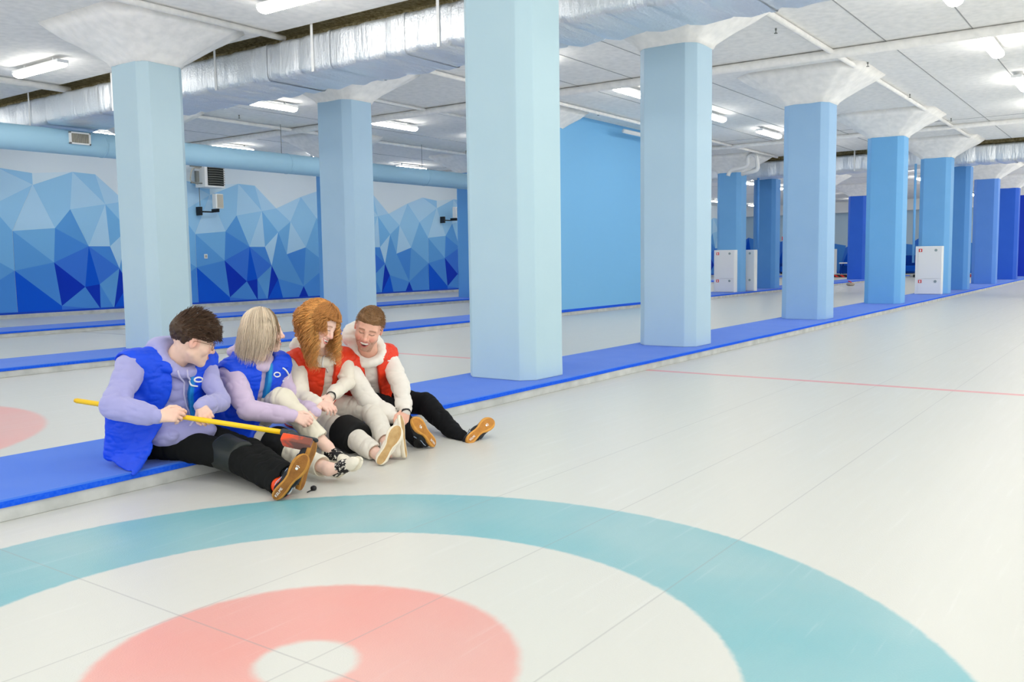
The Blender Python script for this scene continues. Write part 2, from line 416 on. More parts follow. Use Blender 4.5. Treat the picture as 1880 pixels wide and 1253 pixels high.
# ---------------------------------------------------------------- pipes on the ceiling
def pipe(name, pts, r, label, mat='plaster', group='white pipes on the ceiling'):
    o = obj(name, tb(pts, r, 14), M[mat], smooth=True); tag(o, label, 'pipe', group); return o
def clips(o, pts):
    for p in pts: obj('pipe_clip', bx(p[0]-.012, p[0]+.012, p[1]-.03, p[1]+.03, p[2]-.05, ZC), M['grille'], o)
pipe('ceiling_pipe', [(11.38, -8, ZC-0.07), (11.38, 18.2, ZC-0.07)], 0.065, 'thick white pipe crossing the ceiling from the upper right edge to behind the widest pillar')
o = pipe('ceiling_pipe', [(7.3, 1.86, ZC-0.045), (23.9, 1.90, ZC-0.045)], 0.036, 'thin white pipe running lengthwise across the ceiling at upper right')
o = pipe('ceiling_pipe', [(7.2, 7.0, ZC-0.045), (24.0, 7.05, ZC-0.045)], 0.032, 'thin white pipe along the ceiling above the second row of pillars')
o = pipe('ceiling_pipe', [(7.2, 13.1, ZC-0.05), (24.0, 13.2, ZC-0.05)], 0.035, 'thin white pipe along the ceiling above the round blue duct')
o = pipe('ceiling_pipe', [(-5, 7.12, ZC-0.045), (6.1, 7.12, ZC-0.045)], 0.036, 'thin white pipe meeting the long foil duct near the top left ceiling lamp')
o = pipe('ceiling_pipe', [(-5, 12.3, ZC-0.06), (6.1, 12.3, ZC-0.06)], 0.05, 'white pipe at the far left edge of the ceiling below the left lamp')
o = pipe('ceiling_pipe', [(7.3, 9.3, ZC-0.04), (11.2, 9.35, ZC-0.04), (24, 9.4, ZC-0.04)], 0.025, 'thin conduit on the ceiling right of the second pale pillar')
o = pipe('ceiling_pipe', [(20.6, -5, ZC-0.06), (20.6, 17.5, ZC-0.06)], 0.05, 'white pipe crossing the ceiling behind the third front pillar')
# sprinkler heads
for i, (x, y) in enumerate(((9.75,2.1),(12.6,1.7),(15.9,1.8),(19.6,1.75),(23.6,1.85),(9.6,12.6),(10.2,7.3),(14.4,9.9),(17.0,12.9),(13.9,7.1))):
    o = obj('sprinkler_head', tube(bmesh.new(), [(0,0,0.0),(0,0,-0.03),(0,0,-0.032),(0,0,-0.06),(0,0,-0.062),(0,0,-0.068)], [0.012,0.012,0.006,0.006,0.022,0.022], 10), M['grille'], loc=(x, y, ZC+0.003))
    tag(o, 'tiny dark sprinkler head on the white ceiling', 'sprinkler', 'sprinkler heads')
# bent pipes by the far fire cabinet
bm = bmesh.new()
def bend(pts, r=0.05):
    P_ = [Vector(p) for p in pts]; out = [P_[0]]
    for i in range(1, len(P_)-1):
        a, b_, c_ = P_[i-1], P_[i], P_[i+1]; k = 0.12
        s = b_+(a-b_).normalized()*k; e = b_+(c_-b_).normalized()*k
        for q in range(6):
            u = q/5; out.append((1-u)**2*s+2*u*(1-u)*b_+u*u*e)
    out.append(P_[-1]); return out
o = obj('bent_pipe', tube(bm, bend([(22.7,8.0,3.40),(22.7,7.95,3.55),(22.7,7.42,3.62),(22.7,7.42,3.93),(22.7,7.18,3.93),(22.7,7.12,3.5),(22.7,7.6,3.42)]), 0.055, 12), M['white_paint'], smooth=True)
tag(o, 'bent white pipe loops above the farther white fire cabinet', 'pipe')
o = obj('drop_pipe', tb([(22.98, 3.12, 0.9),(22.98,3.12,3.4)], 0.03, 10), colmats[(112,176,232)], smooth=True)
tag(o, 'thin blue pipe standing left of the front row fire cabinet', 'pipe')
o = obj('drop_pipe', tb([(24.0, 7.6, 1.35),(24.0,7.6,3.4)], 0.035, 10), colmats[(88,152,222)], smooth=True)
tag(o, 'thin blue pipe right of the farther fire cabinet', 'pipe')

# ---------------------------------------------------------------- lamps
def lamp(label):
    t = thing('ceiling_lamp', label, 'lamp', (0,0,ZC), 'batten lamps on the ceiling')
    obj('housing', bx(-.64,.64,-.079,.079,-.097,-.05), M['white_paint'], t, bevel=0.006)
    for sx in (-.4, .4): obj('stem', bx(sx-.015,sx+.015,-.015,.015,-.06,0.0), M['white_paint'], t)
    rings = []
    for x in (-.625,-.60,.60,.625):
        k = 0.85 if abs(x) > .61 else 1
        rings.append([(x, .085*k*math.cos(R(a)), -.095-.055*k*math.sin(R(a))) for a in range(0, 181, 18)])
    obj('diffuser', loft(bmesh.new(), rings), M['diffuser'], t, smooth=False)
    return t
proto = None
lamp_lab = {
 (8.85,10.85):'lit batten lamp just below the foil duct, left of the second pale pillar',
 (12.1,10.85):'lit batten lamp just right of the second pale pillar',
 (12.1,16.2):'lit batten lamp above the wall heater',
 (18.5,16.2):'lit batten lamp over the round duct, left of the widest pillar',
 (12.1,5.35):'lit batten lamp partly hidden by the left edge of the second front pillar',
 (15.3,5.35):'lit batten lamp at the right edge of the second front pillar',
 (18.6,5.35):'lit batten lamp at the left edge of the third front pillar',
 (12.2,0.0):'lit batten lamp near the upper right corner below the thick pipe',
 (15.5,0.0):'lit batten lamp cut by the right picture edge'}
def put_lamp(x, y, rot=0.0, label=None):
    global proto
    lab = label or lamp_lab.get((x, y), 'distant or out of frame lit batten lamp on the white ceiling')
    if proto is None: proto = lamp(lab); o = proto
    else: o = copy_tree(proto)
    o.location = (x, y, ZC); o.rotation_euler = (0, 0, rot); o['label'] = lab
    return o
for y in (16.2, 10.85, 5.35, 0.0, -5.4):
    for x in (8.85 if y > 1 else 8.9, 12.1 if y else 12.2, 15.3 if y else 15.5, 18.6 if y != 16.2 else 18.5, 21.9, 28.2, 31.5, 34.8, 38.1, 41.4, 46.5):
        put_lamp(x, y)
put_lamp(4.95, 10.95, R(90), 'lit batten lamp at upper left, left of the far left pillar')
put_lamp(4.95, 5.5, R(90), 'lit batten lamp at the top edge left of the widest pillar')
for x, y in ((4.95,0.0),(4.95,16.2),(4.95,-5.4),(1.7,0.0),(1.7,5.4),(1.7,10.9),(-1.6,0.0),(-1.6,5.4),(-1.6,10.9),(1.7,-5.4),(-1.6,-5.4),(-4.6,0),(-4.6,5.4)):
    put_lamp(x, y, R(90))

# ---------------------------------------------------------------- wall things
t = thing('wall_heater', 'white and grey louvred fan heater mounted high on the mural wall', 'heater', (12.85, 18.0, 3.38))
obj('casing', bx(-.30,.30,-.12,.30,-.28,.28), M['white_paint'], t, bevel=0.01)
obj('recess', bx(-.22,.26,-.126,-.11,-.235,.24), M['dark_slot'], t)
for i in range(8):
    z = .21-i*.058
    bm = bmesh.new(); rings = []
    for q in range(7):
        u = q/6; x = -.22+.48*u; zz = z+0.012*math.sin(math.pi*u)
        rings.append([(x,-.19,zz-.012),(x,-.185,zz-.004),(x,-.12,zz+.022),(x,-.122,zz+.016)])
    obj('louvre', loft(bm, rings), M['grille'], t)
obj('mounting_bracket', bx(-.62,-.30,.0,.05,.22,.25), M['grille'], t)
obj('mounting_bracket', bx(-.62,-.30,.0,.05,-.2,-.17), M['grille'], t)
obj('pipework', tube(bmesh.new(), bend([(-.32,.05,.2),(-.55,.05,.2),(-.6,.1,-.15),(-.36,.1,-.2)]), 0.015, 8), M['beige'], t, smooth=True)
obj('control_box', bx(-.48,-.40,-.02,.06,-.16,.12), M['grille'], t)
obj('hanging_cable', tb([(-.26,.2,-.28),(-.26,.2,-.75)], 0.008, 6), M['grille'], t)

def speaker(x, y, z, label, arm):
    t = thing('wall_speaker', label, 'speaker', (x, y, z), 'wall speakers')
    obj('cabinet', bx(-.115,.115,-.07,.10,-.19,.19), M['white_paint'], t, bevel=0.015)
    obj('grille_cloth', bx(-.085,.10,-.078,-.068,-.17,.17), M['beige'], t, bevel=0.004)
    bm = bmesh.new(); box(bm, -.36,-.29,.28,.46,-.36,-.14); box(bm, -.3,.02,.25,.29,-.285,-.25); box(bm,-.01,.03,.0,.29,-.28,-.19)
    obj('wall_bracket', bm, M['black'], t, bevel=0.005)
    return t
speaker(13.02, 18.02, 2.76, 'beige fronted white speaker under the wall heater', 1)
speaker(22.85, 18.02, 2.80, 'beige fronted white speaker near the left edge of the widest pillar', 1)
t = thing('wall_socket', 'small white socket on the mural wall under the heater', 'socket', (12.9, 18.49, 1.335))
obj('plate', bx(-.05,.05,-.012,.004,-.06,.06), M['white_paint'], t, bevel=0.004)
obj('rocker', bx(-.03,.03,-.018,-.01,-.03,.035), M['beige'], t, bevel=0.002)

# fire cabinets
def fire_cabinet(x, y, label):
    t = thing('fire_cabinet', label, 'cabinet', (x, y, 0.101), 'white fire cabinets')
    obj('body', bx(0,.23,-.31,.31,0,1.215), M['white_paint'], t, bevel=0.006)
    d = obj('door', bx(-.014,0.0,-.30,.24,.40,1.205), M['white_paint'], t, bevel=0.003)
    d2 = obj('door', bx(-.014,0.0,-.30,.24,.01,.39), M['white_paint'], t, bevel=0.003)
    for dd, z in ((d, 1.11), (d2, .325)):
        s = obj('fire_symbol', bx(-.018,-.014,.15,.23,z-.04,z+.04), M['red_mark'], dd)
        obj('symbol_inlay', bx(-.020,-.018,.175,.205,z-.03,z+.025), M['white_paint'], s)
        obj('lock', tube(bmesh.new(), [(-.014,-.17,z),(-.022,-.17,z)], 0.034, 16), M['grey_mark'], dd)
    return t
fire_cabinet(22.93, 2.75, 'white two door fire cabinet on the front row sky blue pillar')
fire_cabinet(22.95, 8.2, 'white two door fire cabinet on the second row pillar under bent pipes')
o = fire_cabinet(23.95, 7.98, 'narrow white fire cabinet side right of the farther cabinet pillar')
# fire sign far wall
o = obj('fire_sign', bx(44.0,44.02,13.55,13.75,1.9,2.1), M['red_mark']); tag(o, 'tiny red and white fire sign between two blue pillars at the far end', 'sign')
obj('symbol_inlay', bx(43.995,44.0,13.61,13.69,1.92,2.08), M['white_paint'], o)
o.data.transform(Matrix.Translation((0,0,0)))
# far benches and bumpers
navy = new_mat('navy_fabric', rgb(0,62,160), 0.8, 0.2); navy2 = new_mat('blue_fabric', rgb(10,90,205), 0.8, 0.2)
def sofa(x, y, w, label):
    t = thing('sofa', label, 'sofa', (x, y, 0.09), 'blue sofas at the far end')
    obj('seat', bx(-.8,0,-w/2,w/2,.1,.42), navy2, t, bevel=0.05)
    obj('backrest', bx(0,.25,-w/2,w/2,.1,.95), navy, t, bevel=0.05)
    for s in (-1,1): obj('armrest', bx(-.8,.2,s*w/2-.1,s*w/2+.1,.1,.6), navy, t, bevel=0.04)
    for sx in (-.7,.15):
        for s in (-1,1): obj('leg', bx(sx-.03,sx+.03,s*(w/2-.1)-.03,s*(w/2-.1)+.03,0,.1), M['black'], t)
    return t
sofa(49.2, 17.2, 2.2, 'dark blue sofa at the far end right of the farther fire cabinet')
sofa(49.0, 9.2, 2.6, 'dark blue sofa at the far end left of the front row fire cabinet')
sofa(49.2, 14.6, 1.6, 'dark blue sofa at the far end under the tiny fire sign')
def hazard(y0, y1, label):
    t = thing('hazard_bumper', label, 'bumper', (44.4, y0, 0), 'striped bumpers at the lane ends')
    orange = M['red_mark']
    obj('bumper_bar', bx(0,.15,0,y1-y0,0,.13), M['black'], t, bevel=0.01)
    bm = bmesh.new(); y = 0.05
    while y < y1-y0-0.3:
        vs = [bm.verts.new(p) for p in ((-.003,y,.01),(-.003,y+.14,.01),(-.003,y+.28,.12),(-.003,y+.14,.12))]
        bm.faces.new(vs); y += .3
    obj('stripes', bm, orange, t)
hazard(3.3, 7.5, 'red and black striped bumper at the end of the second lane')
hazard(8.8, 12.9, 'red and black striped bumper at the end of the third lane')
t = thing('display_board', 'white standing board with blue corner at the far end', 'board', (47.8, 12.35, 0.09))
obj('panel', bx(0,.05,-.3,.3,.0,1.35), M['white_paint'], t)
bm = bmesh.new(); bm.faces.new([bm.verts.new(p) for p in ((-.003,.3,.0),(-.003,.3,.55),(-.003,-.15,.0))]); obj('blue_corner', bm, navy2, t)
t = thing('side_table', 'small white topped table beside the standing board at the far end', 'table', (48.2, 11.6, 0.09))
obj('table_top', bx(-.3,.3,-.35,.35,.55,.62), M['white_paint'], t, bevel=.02)
for sx in (-.24,.24):
    for sy in (-.28,.28): obj('leg', tb([(sx,sy,0),(sx,sy,.55)], .03, 8), navy, t)
obj('storage_box', bx(-.2,.2,-.25,.25,.02,.45), navy, t)
# curling stone
t = thing('curling_stone', 'granite curling stone with red handle on the ice left of the sky blue pillar', 'curling stone', (31.9, 7.05, 0.0))
pr = [(0.06,0.0),(0.10,0.004),(0.14,0.03),(0.145,0.057),(0.14,0.085),(0.10,0.11),(0.05,0.114)]
bm = loft(bmesh.new(), [[(r_*math.cos(2*math.pi*k/28), r_*math.sin(2*math.pi*k/28), z) for k in range(28)] for r_, z in pr])
obj('granite_body', bm, new_mat('granite', rgb(190,176,160), 0.35, 0.5, var=(60, rgb(120,110,105), 0.8)), t, smooth=True)
obj('handle', tube(bmesh.new(), bend([(0,-.05,.11),(0,-.05,.16),(0,.08,.165)]), 0.018, 10), M['red_mark'], t, smooth=True)
# tiny black object on the ice by the shoes
t = thing('earbud', 'tiny black round headed pin lying on the ice by the shoes', 'earbud', (1.33, 1.455, 0.0))
rings = [[(r_*math.cos(2*math.pi*k/14), r_*math.sin(2*math.pi*k/14), z) for k in range(14)] for r_, z in ((.008,0),(.014,.004),(.016,.012),(.013,.020),(.006,.024))]
obj('head', loft(bmesh.new(), rings), M['black'], t, smooth=True)
obj('stem', tb([(0,0,.006),(-.03,-.004,.004),(-.052,-.012,.004)], .0028, 8), M['black'], t, smooth=True)

# ---------------------------------------------------------------- camera, world, view
cam = bpy.data.cameras.new('camera'); co = bpy.data.objects.new('camera', cam); C.objects.link(co)
r_ = Vector((0.5832632, -0.8121517, -0.0146195)); u_ = Vector((0.0825534, 0.0413634, 0.9957279)); f_ = Vector((0.8080773, 0.5819783, -0.0911717))
mw = Matrix.Identity(4)
for i in range(3): mw[i][0] = r_[i]; mw[i][1] = u_[i]; mw[i][2] = -f_[i]
mw.translation = Vector((-1.64149, -1.92232, 1.13849)); co.matrix_world = mw
cam.sensor_width = 36; cam.lens = 1639.113/1880*36; cam.clip_end = 200; cam.clip_start = 0.05
bpy.context.scene.camera = co
w = bpy.data.worlds.new('world'); bpy.context.scene.world = w; w.use_nodes = True
w.node_tree.nodes['Background'].inputs['Color'].default_value = (0.98, 0.98, 0.95, 1)
w.node_tree.nodes['Background'].inputs['Strength'].default_value = 1.15
vs = bpy.context.scene.view_settings
vs.view_transform = 'Standard'; vs.look = 'None'; vs.gamma = 1; vs.exposure = 0.43; vs.use_curve_mapping = False

# ================================================================ implicit surface toolkit
F8 = np.float32
def nv(v):
    v = np.asarray(v, float); return v/np.linalg.norm(v)
def ln(P): return np.sqrt(np.einsum('...i,...i->...', P, P))
class Rc:                      # round cone / capsule, optionally flattened along an axis
    def __init__(s, a, b, ra, rb=None, flat=None):
        s.a = np.array(a, float); s.b = np.array(b, float); s.ra = ra; s.rb = ra if rb is None else rb
        s.flat = None if flat is None else (nv(flat[0]), flat[1])
        s.c = (s.a+s.b)/2; s.R = np.linalg.norm(s.b-s.a)/2+max(s.ra, s.rb)
    def d(s, P):
        ba = s.b-s.a; L = ba@ba+1e-12
        pa = P-s.a; h = np.clip((pa@ba)/L, 0, 1); q = pa-h[:, None]*ba
        if s.flat:
            n, k = s.flat; qn = q@n; q = q+(k-1)*qn[:, None]*n
            return (ln(q)-(s.ra+(s.rb-s.ra)*h))/(1+(k-1)*0.5)
        return ln(q)-(s.ra+(s.rb-s.ra)*h)
class El:                      # ellipsoid; M rows = axes
    def __init__(s, c, r, M=None):
        s.c = np.array(c, float); s.r = np.array(r, float); s.M = np.eye(3) if M is None else np.array(M, float)
        s.R = s.r.max()
    def d(s, P):
        q = (P-s.c)@s.M.T; k0 = ln(q/s.r); k1 = ln(q/(s.r*s.r))+1e-9
        return k0*(k0-1)/k1
class Hs:                      # half space, inside where (p-c).n < 0
    def __init__(s, c, n): s.c0 = np.array(c, float); s.n = nv(n); s.c = None
    def d(s, P): return (P-s.c0)@s.n
class Fn:
    def __init__(s, f): s.f = f; s.c = None
    def d(s, P): return s.f(P)
class Tri:                     # thick triangle (a sheet of cloth)
    def __init__(s, a, b, c, r):
        s.t = [np.array(q, float) for q in (a, b, c)]; s.r = r
        s.c = sum(s.t)/3; s.R = max(np.linalg.norm(q-s.c) for q in s.t)+r
    def d(s, P):
        a, b, c = s.t; n = nv(np.cross(b-a, c-a)); best = None; ins = np.ones(len(P), bool)
        for p, q in ((a, b), (b, c), (c, a)):
            e = q-p; w = P-p; h = np.clip((w@e)/(e@e), 0, 1); dd = ln(w-h[:, None]*e)
            best = dd if best is None else np.minimum(best, dd)
            ins &= (w@np.cross(n, e)) >= 0
        return np.where(ins, np.abs((P-a)@n), best)-s.r
def Sp(c, r): return Rc(c, np.array(c, float)+1e-5, r)

def vnoise(P, sc, seed=0):
    q = P*sc+seed*17.3; i = np.floor(q).astype(np.int64); f = q-i; f = f*f*(3-2*f)
    def h(a, b, c):
        n = (a*73856093) ^ (b*19349663) ^ (c*83492791) ^ (seed*2654435)
        n = (n ^ (n >> 13))*1274126177; n = n ^ (n >> 16)
        return (n & 65535)/65535.0
    x, y, z = i[:, 0], i[:, 1], i[:, 2]; fx, fy, fz = f[:, 0], f[:, 1], f[:, 2]
    def lz(X, Y): return h(X, Y, z)*(1-fz)+h(X, Y, z+1)*fz
    def ly(X): return lz(X, y)*(1-fy)+lz(X, y+1)*fy
    return ly(x)*(1-fx)+ly(x+1)*fx
def ridge(P, sc, seed=0): return 1-np.abs(2*vnoise(P, sc, seed)-1)

def apply_op(d, op, v, k):
    if op == 'U':
        if k <= 0: return np.minimum(d, v)
        h = np.clip(0.5+0.5*(v-d)/k, 0, 1); return v*(1-h)+d*h-k*h*(1-h)
    v = -v if op == 'S' else v                      # 'S' subtract, 'I' intersect with inside of v
    if k <= 0: return np.maximum(d, v)
    h = np.clip(0.5-0.5*(v-d)/k, 0, 1); return v*(1-h)+d*h+k*h*(1-h)
def field(prims, P, grow=0.0, disp=None):
    d = np.full(len(P), 9.0)
    g = False
    for op, p, k in prims:
        if op == 'G': d = d-p; continue             # grow what is there so far
        if op == 'D':                               # cloth folds: displace what is there so far
            if k: d = d+p(P)
            continue
        d = apply_op(d, op, p.d(P), k)
    d = d-grow
    if disp is not None: d = d+disp(P)
    return d
def polygonize(name, prims, h, mat, parent=None, grow=0.0, disp=None, color=None, smooth_it=0):
    us = [(p, k) for op, p, k in prims if op == 'U' and p.c is not None]
    lo = np.min([p.c-p.R for p, k in us], 0)-0.03-grow; hi = np.max([p.c+p.R for p, k in us], 0)+0.03+grow
    B = 8
    nb = np.ceil((hi-lo)/h/B).astype(int); n = nb*B
    F = np.full(n, 1.0, F8)
    gi = np.stack(np.meshgrid(*[np.arange(a) for a in nb], indexing='ij'), -1).reshape(-1, 3)
    cen = lo+(gi*B+(B-1)/2)*h
    rad = h*B*0.87
    dc = field([q for q in prims if q[0] != 'D'], cen, grow)
    act = np.abs(dc) < rad*1.5+0.014
    gi = gi[act]; cen = cen[act]
    loc = np.stack(np.meshgrid(*[np.arange(B)]*3, indexing='ij'), -1).reshape(-1, 3)
    P = (lo+(gi[:, None, :]*B+loc[None])*h)            # nb,512,3
    d = np.full(P.shape[:2], 9.0)
    for op, p, k in prims:
        if op == 'G': d = d-p; continue
        if op == 'D':
            m = np.abs(d).min(1) < .03; d[m] += p(P[m].reshape(-1, 3)).reshape(-1, 512); continue
        if p.c is not None:
            m = ln(cen-p.c) < p.R+rad+0.04+k+grow
        else: m = np.ones(len(gi), bool)
        if not m.any(): continue
        Pm = P[m].reshape(-1, 3)
        d[m] = apply_op(d[m], op, p.d(Pm).reshape(-1, 512), k)
    d -= grow
    if disp is not None: d += disp(P.reshape(-1, 3)).reshape(d.shape)
    I = (gi[:, None, :]*B+loc[None]).reshape(-1, 3)
    F[I[:, 0], I[:, 1], I[:, 2]] = d.reshape(-1)
    S = F < 0
    cs = np.zeros(n-1, np.uint8)
    for a in (0, 1):
        for b in (0, 1):
            for c in (0, 1): cs += S[a:n[0]-1+a, b:n[1]-1+b, c:n[2]-1+c]
    cells = np.argwhere((cs > 0) & (cs < 8)); del cs
    off = [(a, b, c) for a in (0, 1) for b in (0, 1) for c in (0, 1)]
    cv = np.stack([F[cells[:, 0]+a, cells[:, 1]+b, cells[:, 2]+c] for a, b, c in off], 1)
    acc = np.zeros((len(cells), 3)); cnt = np.zeros(len(cells))
    for i in range(8):
        for j in range(i+1, 8):
            da = np.array(off[j])-np.array(off[i])
            if np.abs(da).sum() != 1: continue
            f0, f1 = cv[:, i], cv[:, j]; m = (f0 < 0) != (f1 < 0)
            t = f0[m]/(f0[m]-f1[m])
            acc[m] += np.array(off[i])+t[:, None]*da; cnt[m] += 1
    V_ = lo+(cells+acc/cnt[:, None])*h
    idx = np.full(n, -1, np.int32); idx[cells[:, 0], cells[:, 1], cells[:, 2]] = np.arange(len(cells))
    quads = []
    for ax in range(3):
        a = [slice(None)]*3; b = [slice(None)]*3; a[ax] = slice(0, -1); b[ax] = slice(1, None)
        e = np.argwhere(S[tuple(a)] != S[tuple(b)])
        o1, o2 = (ax+1) % 3, (ax+2) % 3
        e = e[(e[:, o1] > 0) & (e[:, o2] > 0)]
        ins = S[e[:, 0], e[:, 1], e[:, 2]]
        def sh(q1, q2):
            t = e.copy(); t[:, o1] -= q1; t[:, o2] -= q2; return idx[t[:, 0], t[:, 1], t[:, 2]]
        q = np.stack([sh(1, 1), sh(0, 1), sh(0, 0), sh(1, 0)], 1)
        q[~ins] = q[~ins][:, ::-1]
        quads.append(q)
    Q = np.concatenate(quads); Q = Q[(Q >= 0).all(1)]
    for _ in range(smooth_it):
        acc = np.zeros_like(V_); cn = np.zeros(len(V_))
        for i in range(4):
            a, b = Q[:, i], Q[:, (i+1) % 4]
            np.add.at(acc, a, V_[b]); np.add.at(acc, b, V_[a]); np.add.at(cn, a, 1); np.add.at(cn, b, 1)
        V_ = V_*0.5+0.5*acc/np.maximum(cn, 1)[:, None]
    me = np_mesh(name, V_, Q)
    if color is not None: set_color(me, color(V_))
    for mm in (mat if isinstance(mat, (list, tuple)) else [mat]): me.materials.append(mm)
    o = bpy.data.objects.new(name, me); C.objects.link(o)
    if parent is not None: o.parent = parent
    return o
def np_mesh(name, V_, Q, smooth=True):
    me = bpy.data.meshes.new(name)
    me.vertices.add(len(V_)); me.vertices.foreach_set('co', np.asarray(V_, F8).ravel())
    k = Q.shape[1]
    me.loops.add(len(Q)*k); me.loops.foreach_set('vertex_index', np.asarray(Q, np.int32).ravel())
    me.polygons.add(len(Q)); me.polygons.foreach_set('loop_start', np.arange(0, len(Q)*k, k, dtype=np.int32))
    me.polygons.foreach_set('loop_total', np.full(len(Q), k, np.int32))
    me.update(calc_edges=True); me.validate()
    if smooth: me.polygons.foreach_set('use_smooth', np.ones(len(me.polygons), bool))
    return me
def set_color(me, col):
    at = me.color_attributes.new('Col', 'FLOAT_COLOR', 'POINT')
    c4 = np.ones((len(me.vertices), 4), F8); c4[:, :3] = col[:len(me.vertices)]
    at.data.foreach_set('color', c4.ravel())
def attr_mat(name, rough=0.6, spec=0.3, bump=None, sheen=0.0, sss=0.0, aniso=None):
    m = new_mat(name, (1,1,1,1), rough, spec, bump=bump, sheen=sheen)
    nt = m.node_tree; a = nt.nodes.new('ShaderNodeAttribute'); a.attribute_name = 'Col'
    b = nt.nodes['Principled BSDF']; nt.links.new(a.outputs['Color'], b.inputs['Base Color'])
    if sss:
        b.inputs['Subsurface Weight'].default_value = sss; b.inputs['Subsurface Radius'].default_value = (0.012, 0.005, 0.003)
        b.inputs['Subsurface Scale'].default_value = 1.0
    return m
def lc(r, g, b): return np.array([lin(r), lin(g), lin(b)])

def strands(name, paths, radii, cols, mat, parent, n=4):
    """paths: list of (k,3) arrays (same k); one mesh"""
    P = np.array(paths, float); m, k, _ = P.shape
    T = np.gradient(P, axis=1); T /= ln(T)[..., None]+1e-9
    up = np.array([0.13, 0.27, 0.95]); N1 = np.cross(T, up); N1 /= ln(N1)[..., None]+1e-9; N2 = np.cross(T, N1)
    radii = np.asarray(radii)                           # m,k
    ang = np.arange(n)*2*math.pi/n
    ring = P[:, :, None, :]+radii[:, :, None, None]*(np.cos(ang)[None, None, :, None]*N1[:, :, None, :]+np.sin(ang)[None, None, :, None]*N2[:, :, None, :])
    V_ = ring.reshape(-1, 3)
    i = np.arange(m)[:, None, None]; j = np.arange(k-1)[None, :, None]; q = np.arange(n)[None, None, :]
    b = (i*k+j)*n
    Q = np.stack([b+q, b+(q+1) % n, b+n+(q+1) % n, b+n+q], -1).reshape(-1, 4)
    me = np_mesh(name, V_, Q)
    cc = np.repeat(np.asarray(cols), k*n, axis=0)
    set_color(me, cc); me.materials.append(mat)
    o = bpy.data.objects.new(name, me); C.objects.link(o); o.parent = parent
    return o
def join_np(o, others):                                 # merge meshes into o (same attribute layout)
    bm = bmesh.new(); bm.from_mesh(o.data)
    for q in others: bm.from_mesh(q.data)
    bm.to_mesh(o.data); bm.free()
    for q in others: bpy.data.objects.remove(q)
    for p in o.data.polygons: p.use_smooth = True

# ================================================================ people
right = np.array([0.583, -0.812, -0.015]); upv = np.array([0.083, 0.041, 0.996]); tow = np.array([-0.808, -0.582, 0.091])
skin_m = attr_mat('skin', 0.5, 0.35, sss=0.12)
hair_m = attr_mat('hair_strands', 0.5, 0.35)
cloth_m = attr_mat('sweatshirt_cloth', 0.9, 0.15, bump=(350, 0.25, 0.002), sheen=0.3)
puff_m = attr_mat('nylon_vest', 0.5, 0.35, bump=(26, 0.4, 0.006))
trouser_m = attr_mat('trouser_cloth', 0.9, 0.15, bump=(300, 0.3, 0.002))
pad_m = new_mat('black_pad_fabric', rgb(26,27,28), 0.8, 0.2, bump=(200, 0.3, 0.002))
leather_m = new_mat('dark_green_black_leather', rgb(34,42,40), 0.42, 0.4, bump=(30, 0.2, 0.004))

class Fr:                       # frame: rotation rows (x,y,z axes) + origin + scale
    def __init__(s, o, x, z, sc=1.0):
        s.o = np.array(o, float); s.x = nv(x); z = np.array(z, float); z = z-s.x*(z@s.x); s.z = nv(z); s.y = np.cross(s.z, s.x); s.s = sc
        s.M = np.array([s.x, s.y, s.z])
    def p(s, *q): q = np.array(q if len(q) == 3 else q[0], float); return s.o+(q*s.s)@s.M
    def v(s, *q): return np.array(q, float)@s.M
    def inv(s, P): return ((P-s.o)@s.M.T)/s.s
    def rc(s, a, b, ra, rb=None, flat=None):
        f = None if flat is None else (s.v(*flat[0]), flat[1])
        return Rc(s.p(a), s.p(b), ra*s.s, (ra if rb is None else rb)*s.s, f)
    def el(s, c, r): return El(s.p(c), np.array(r)*s.s, s.M)
    def sp(s, c, r): return Sp(s.p(c), r*s.s)

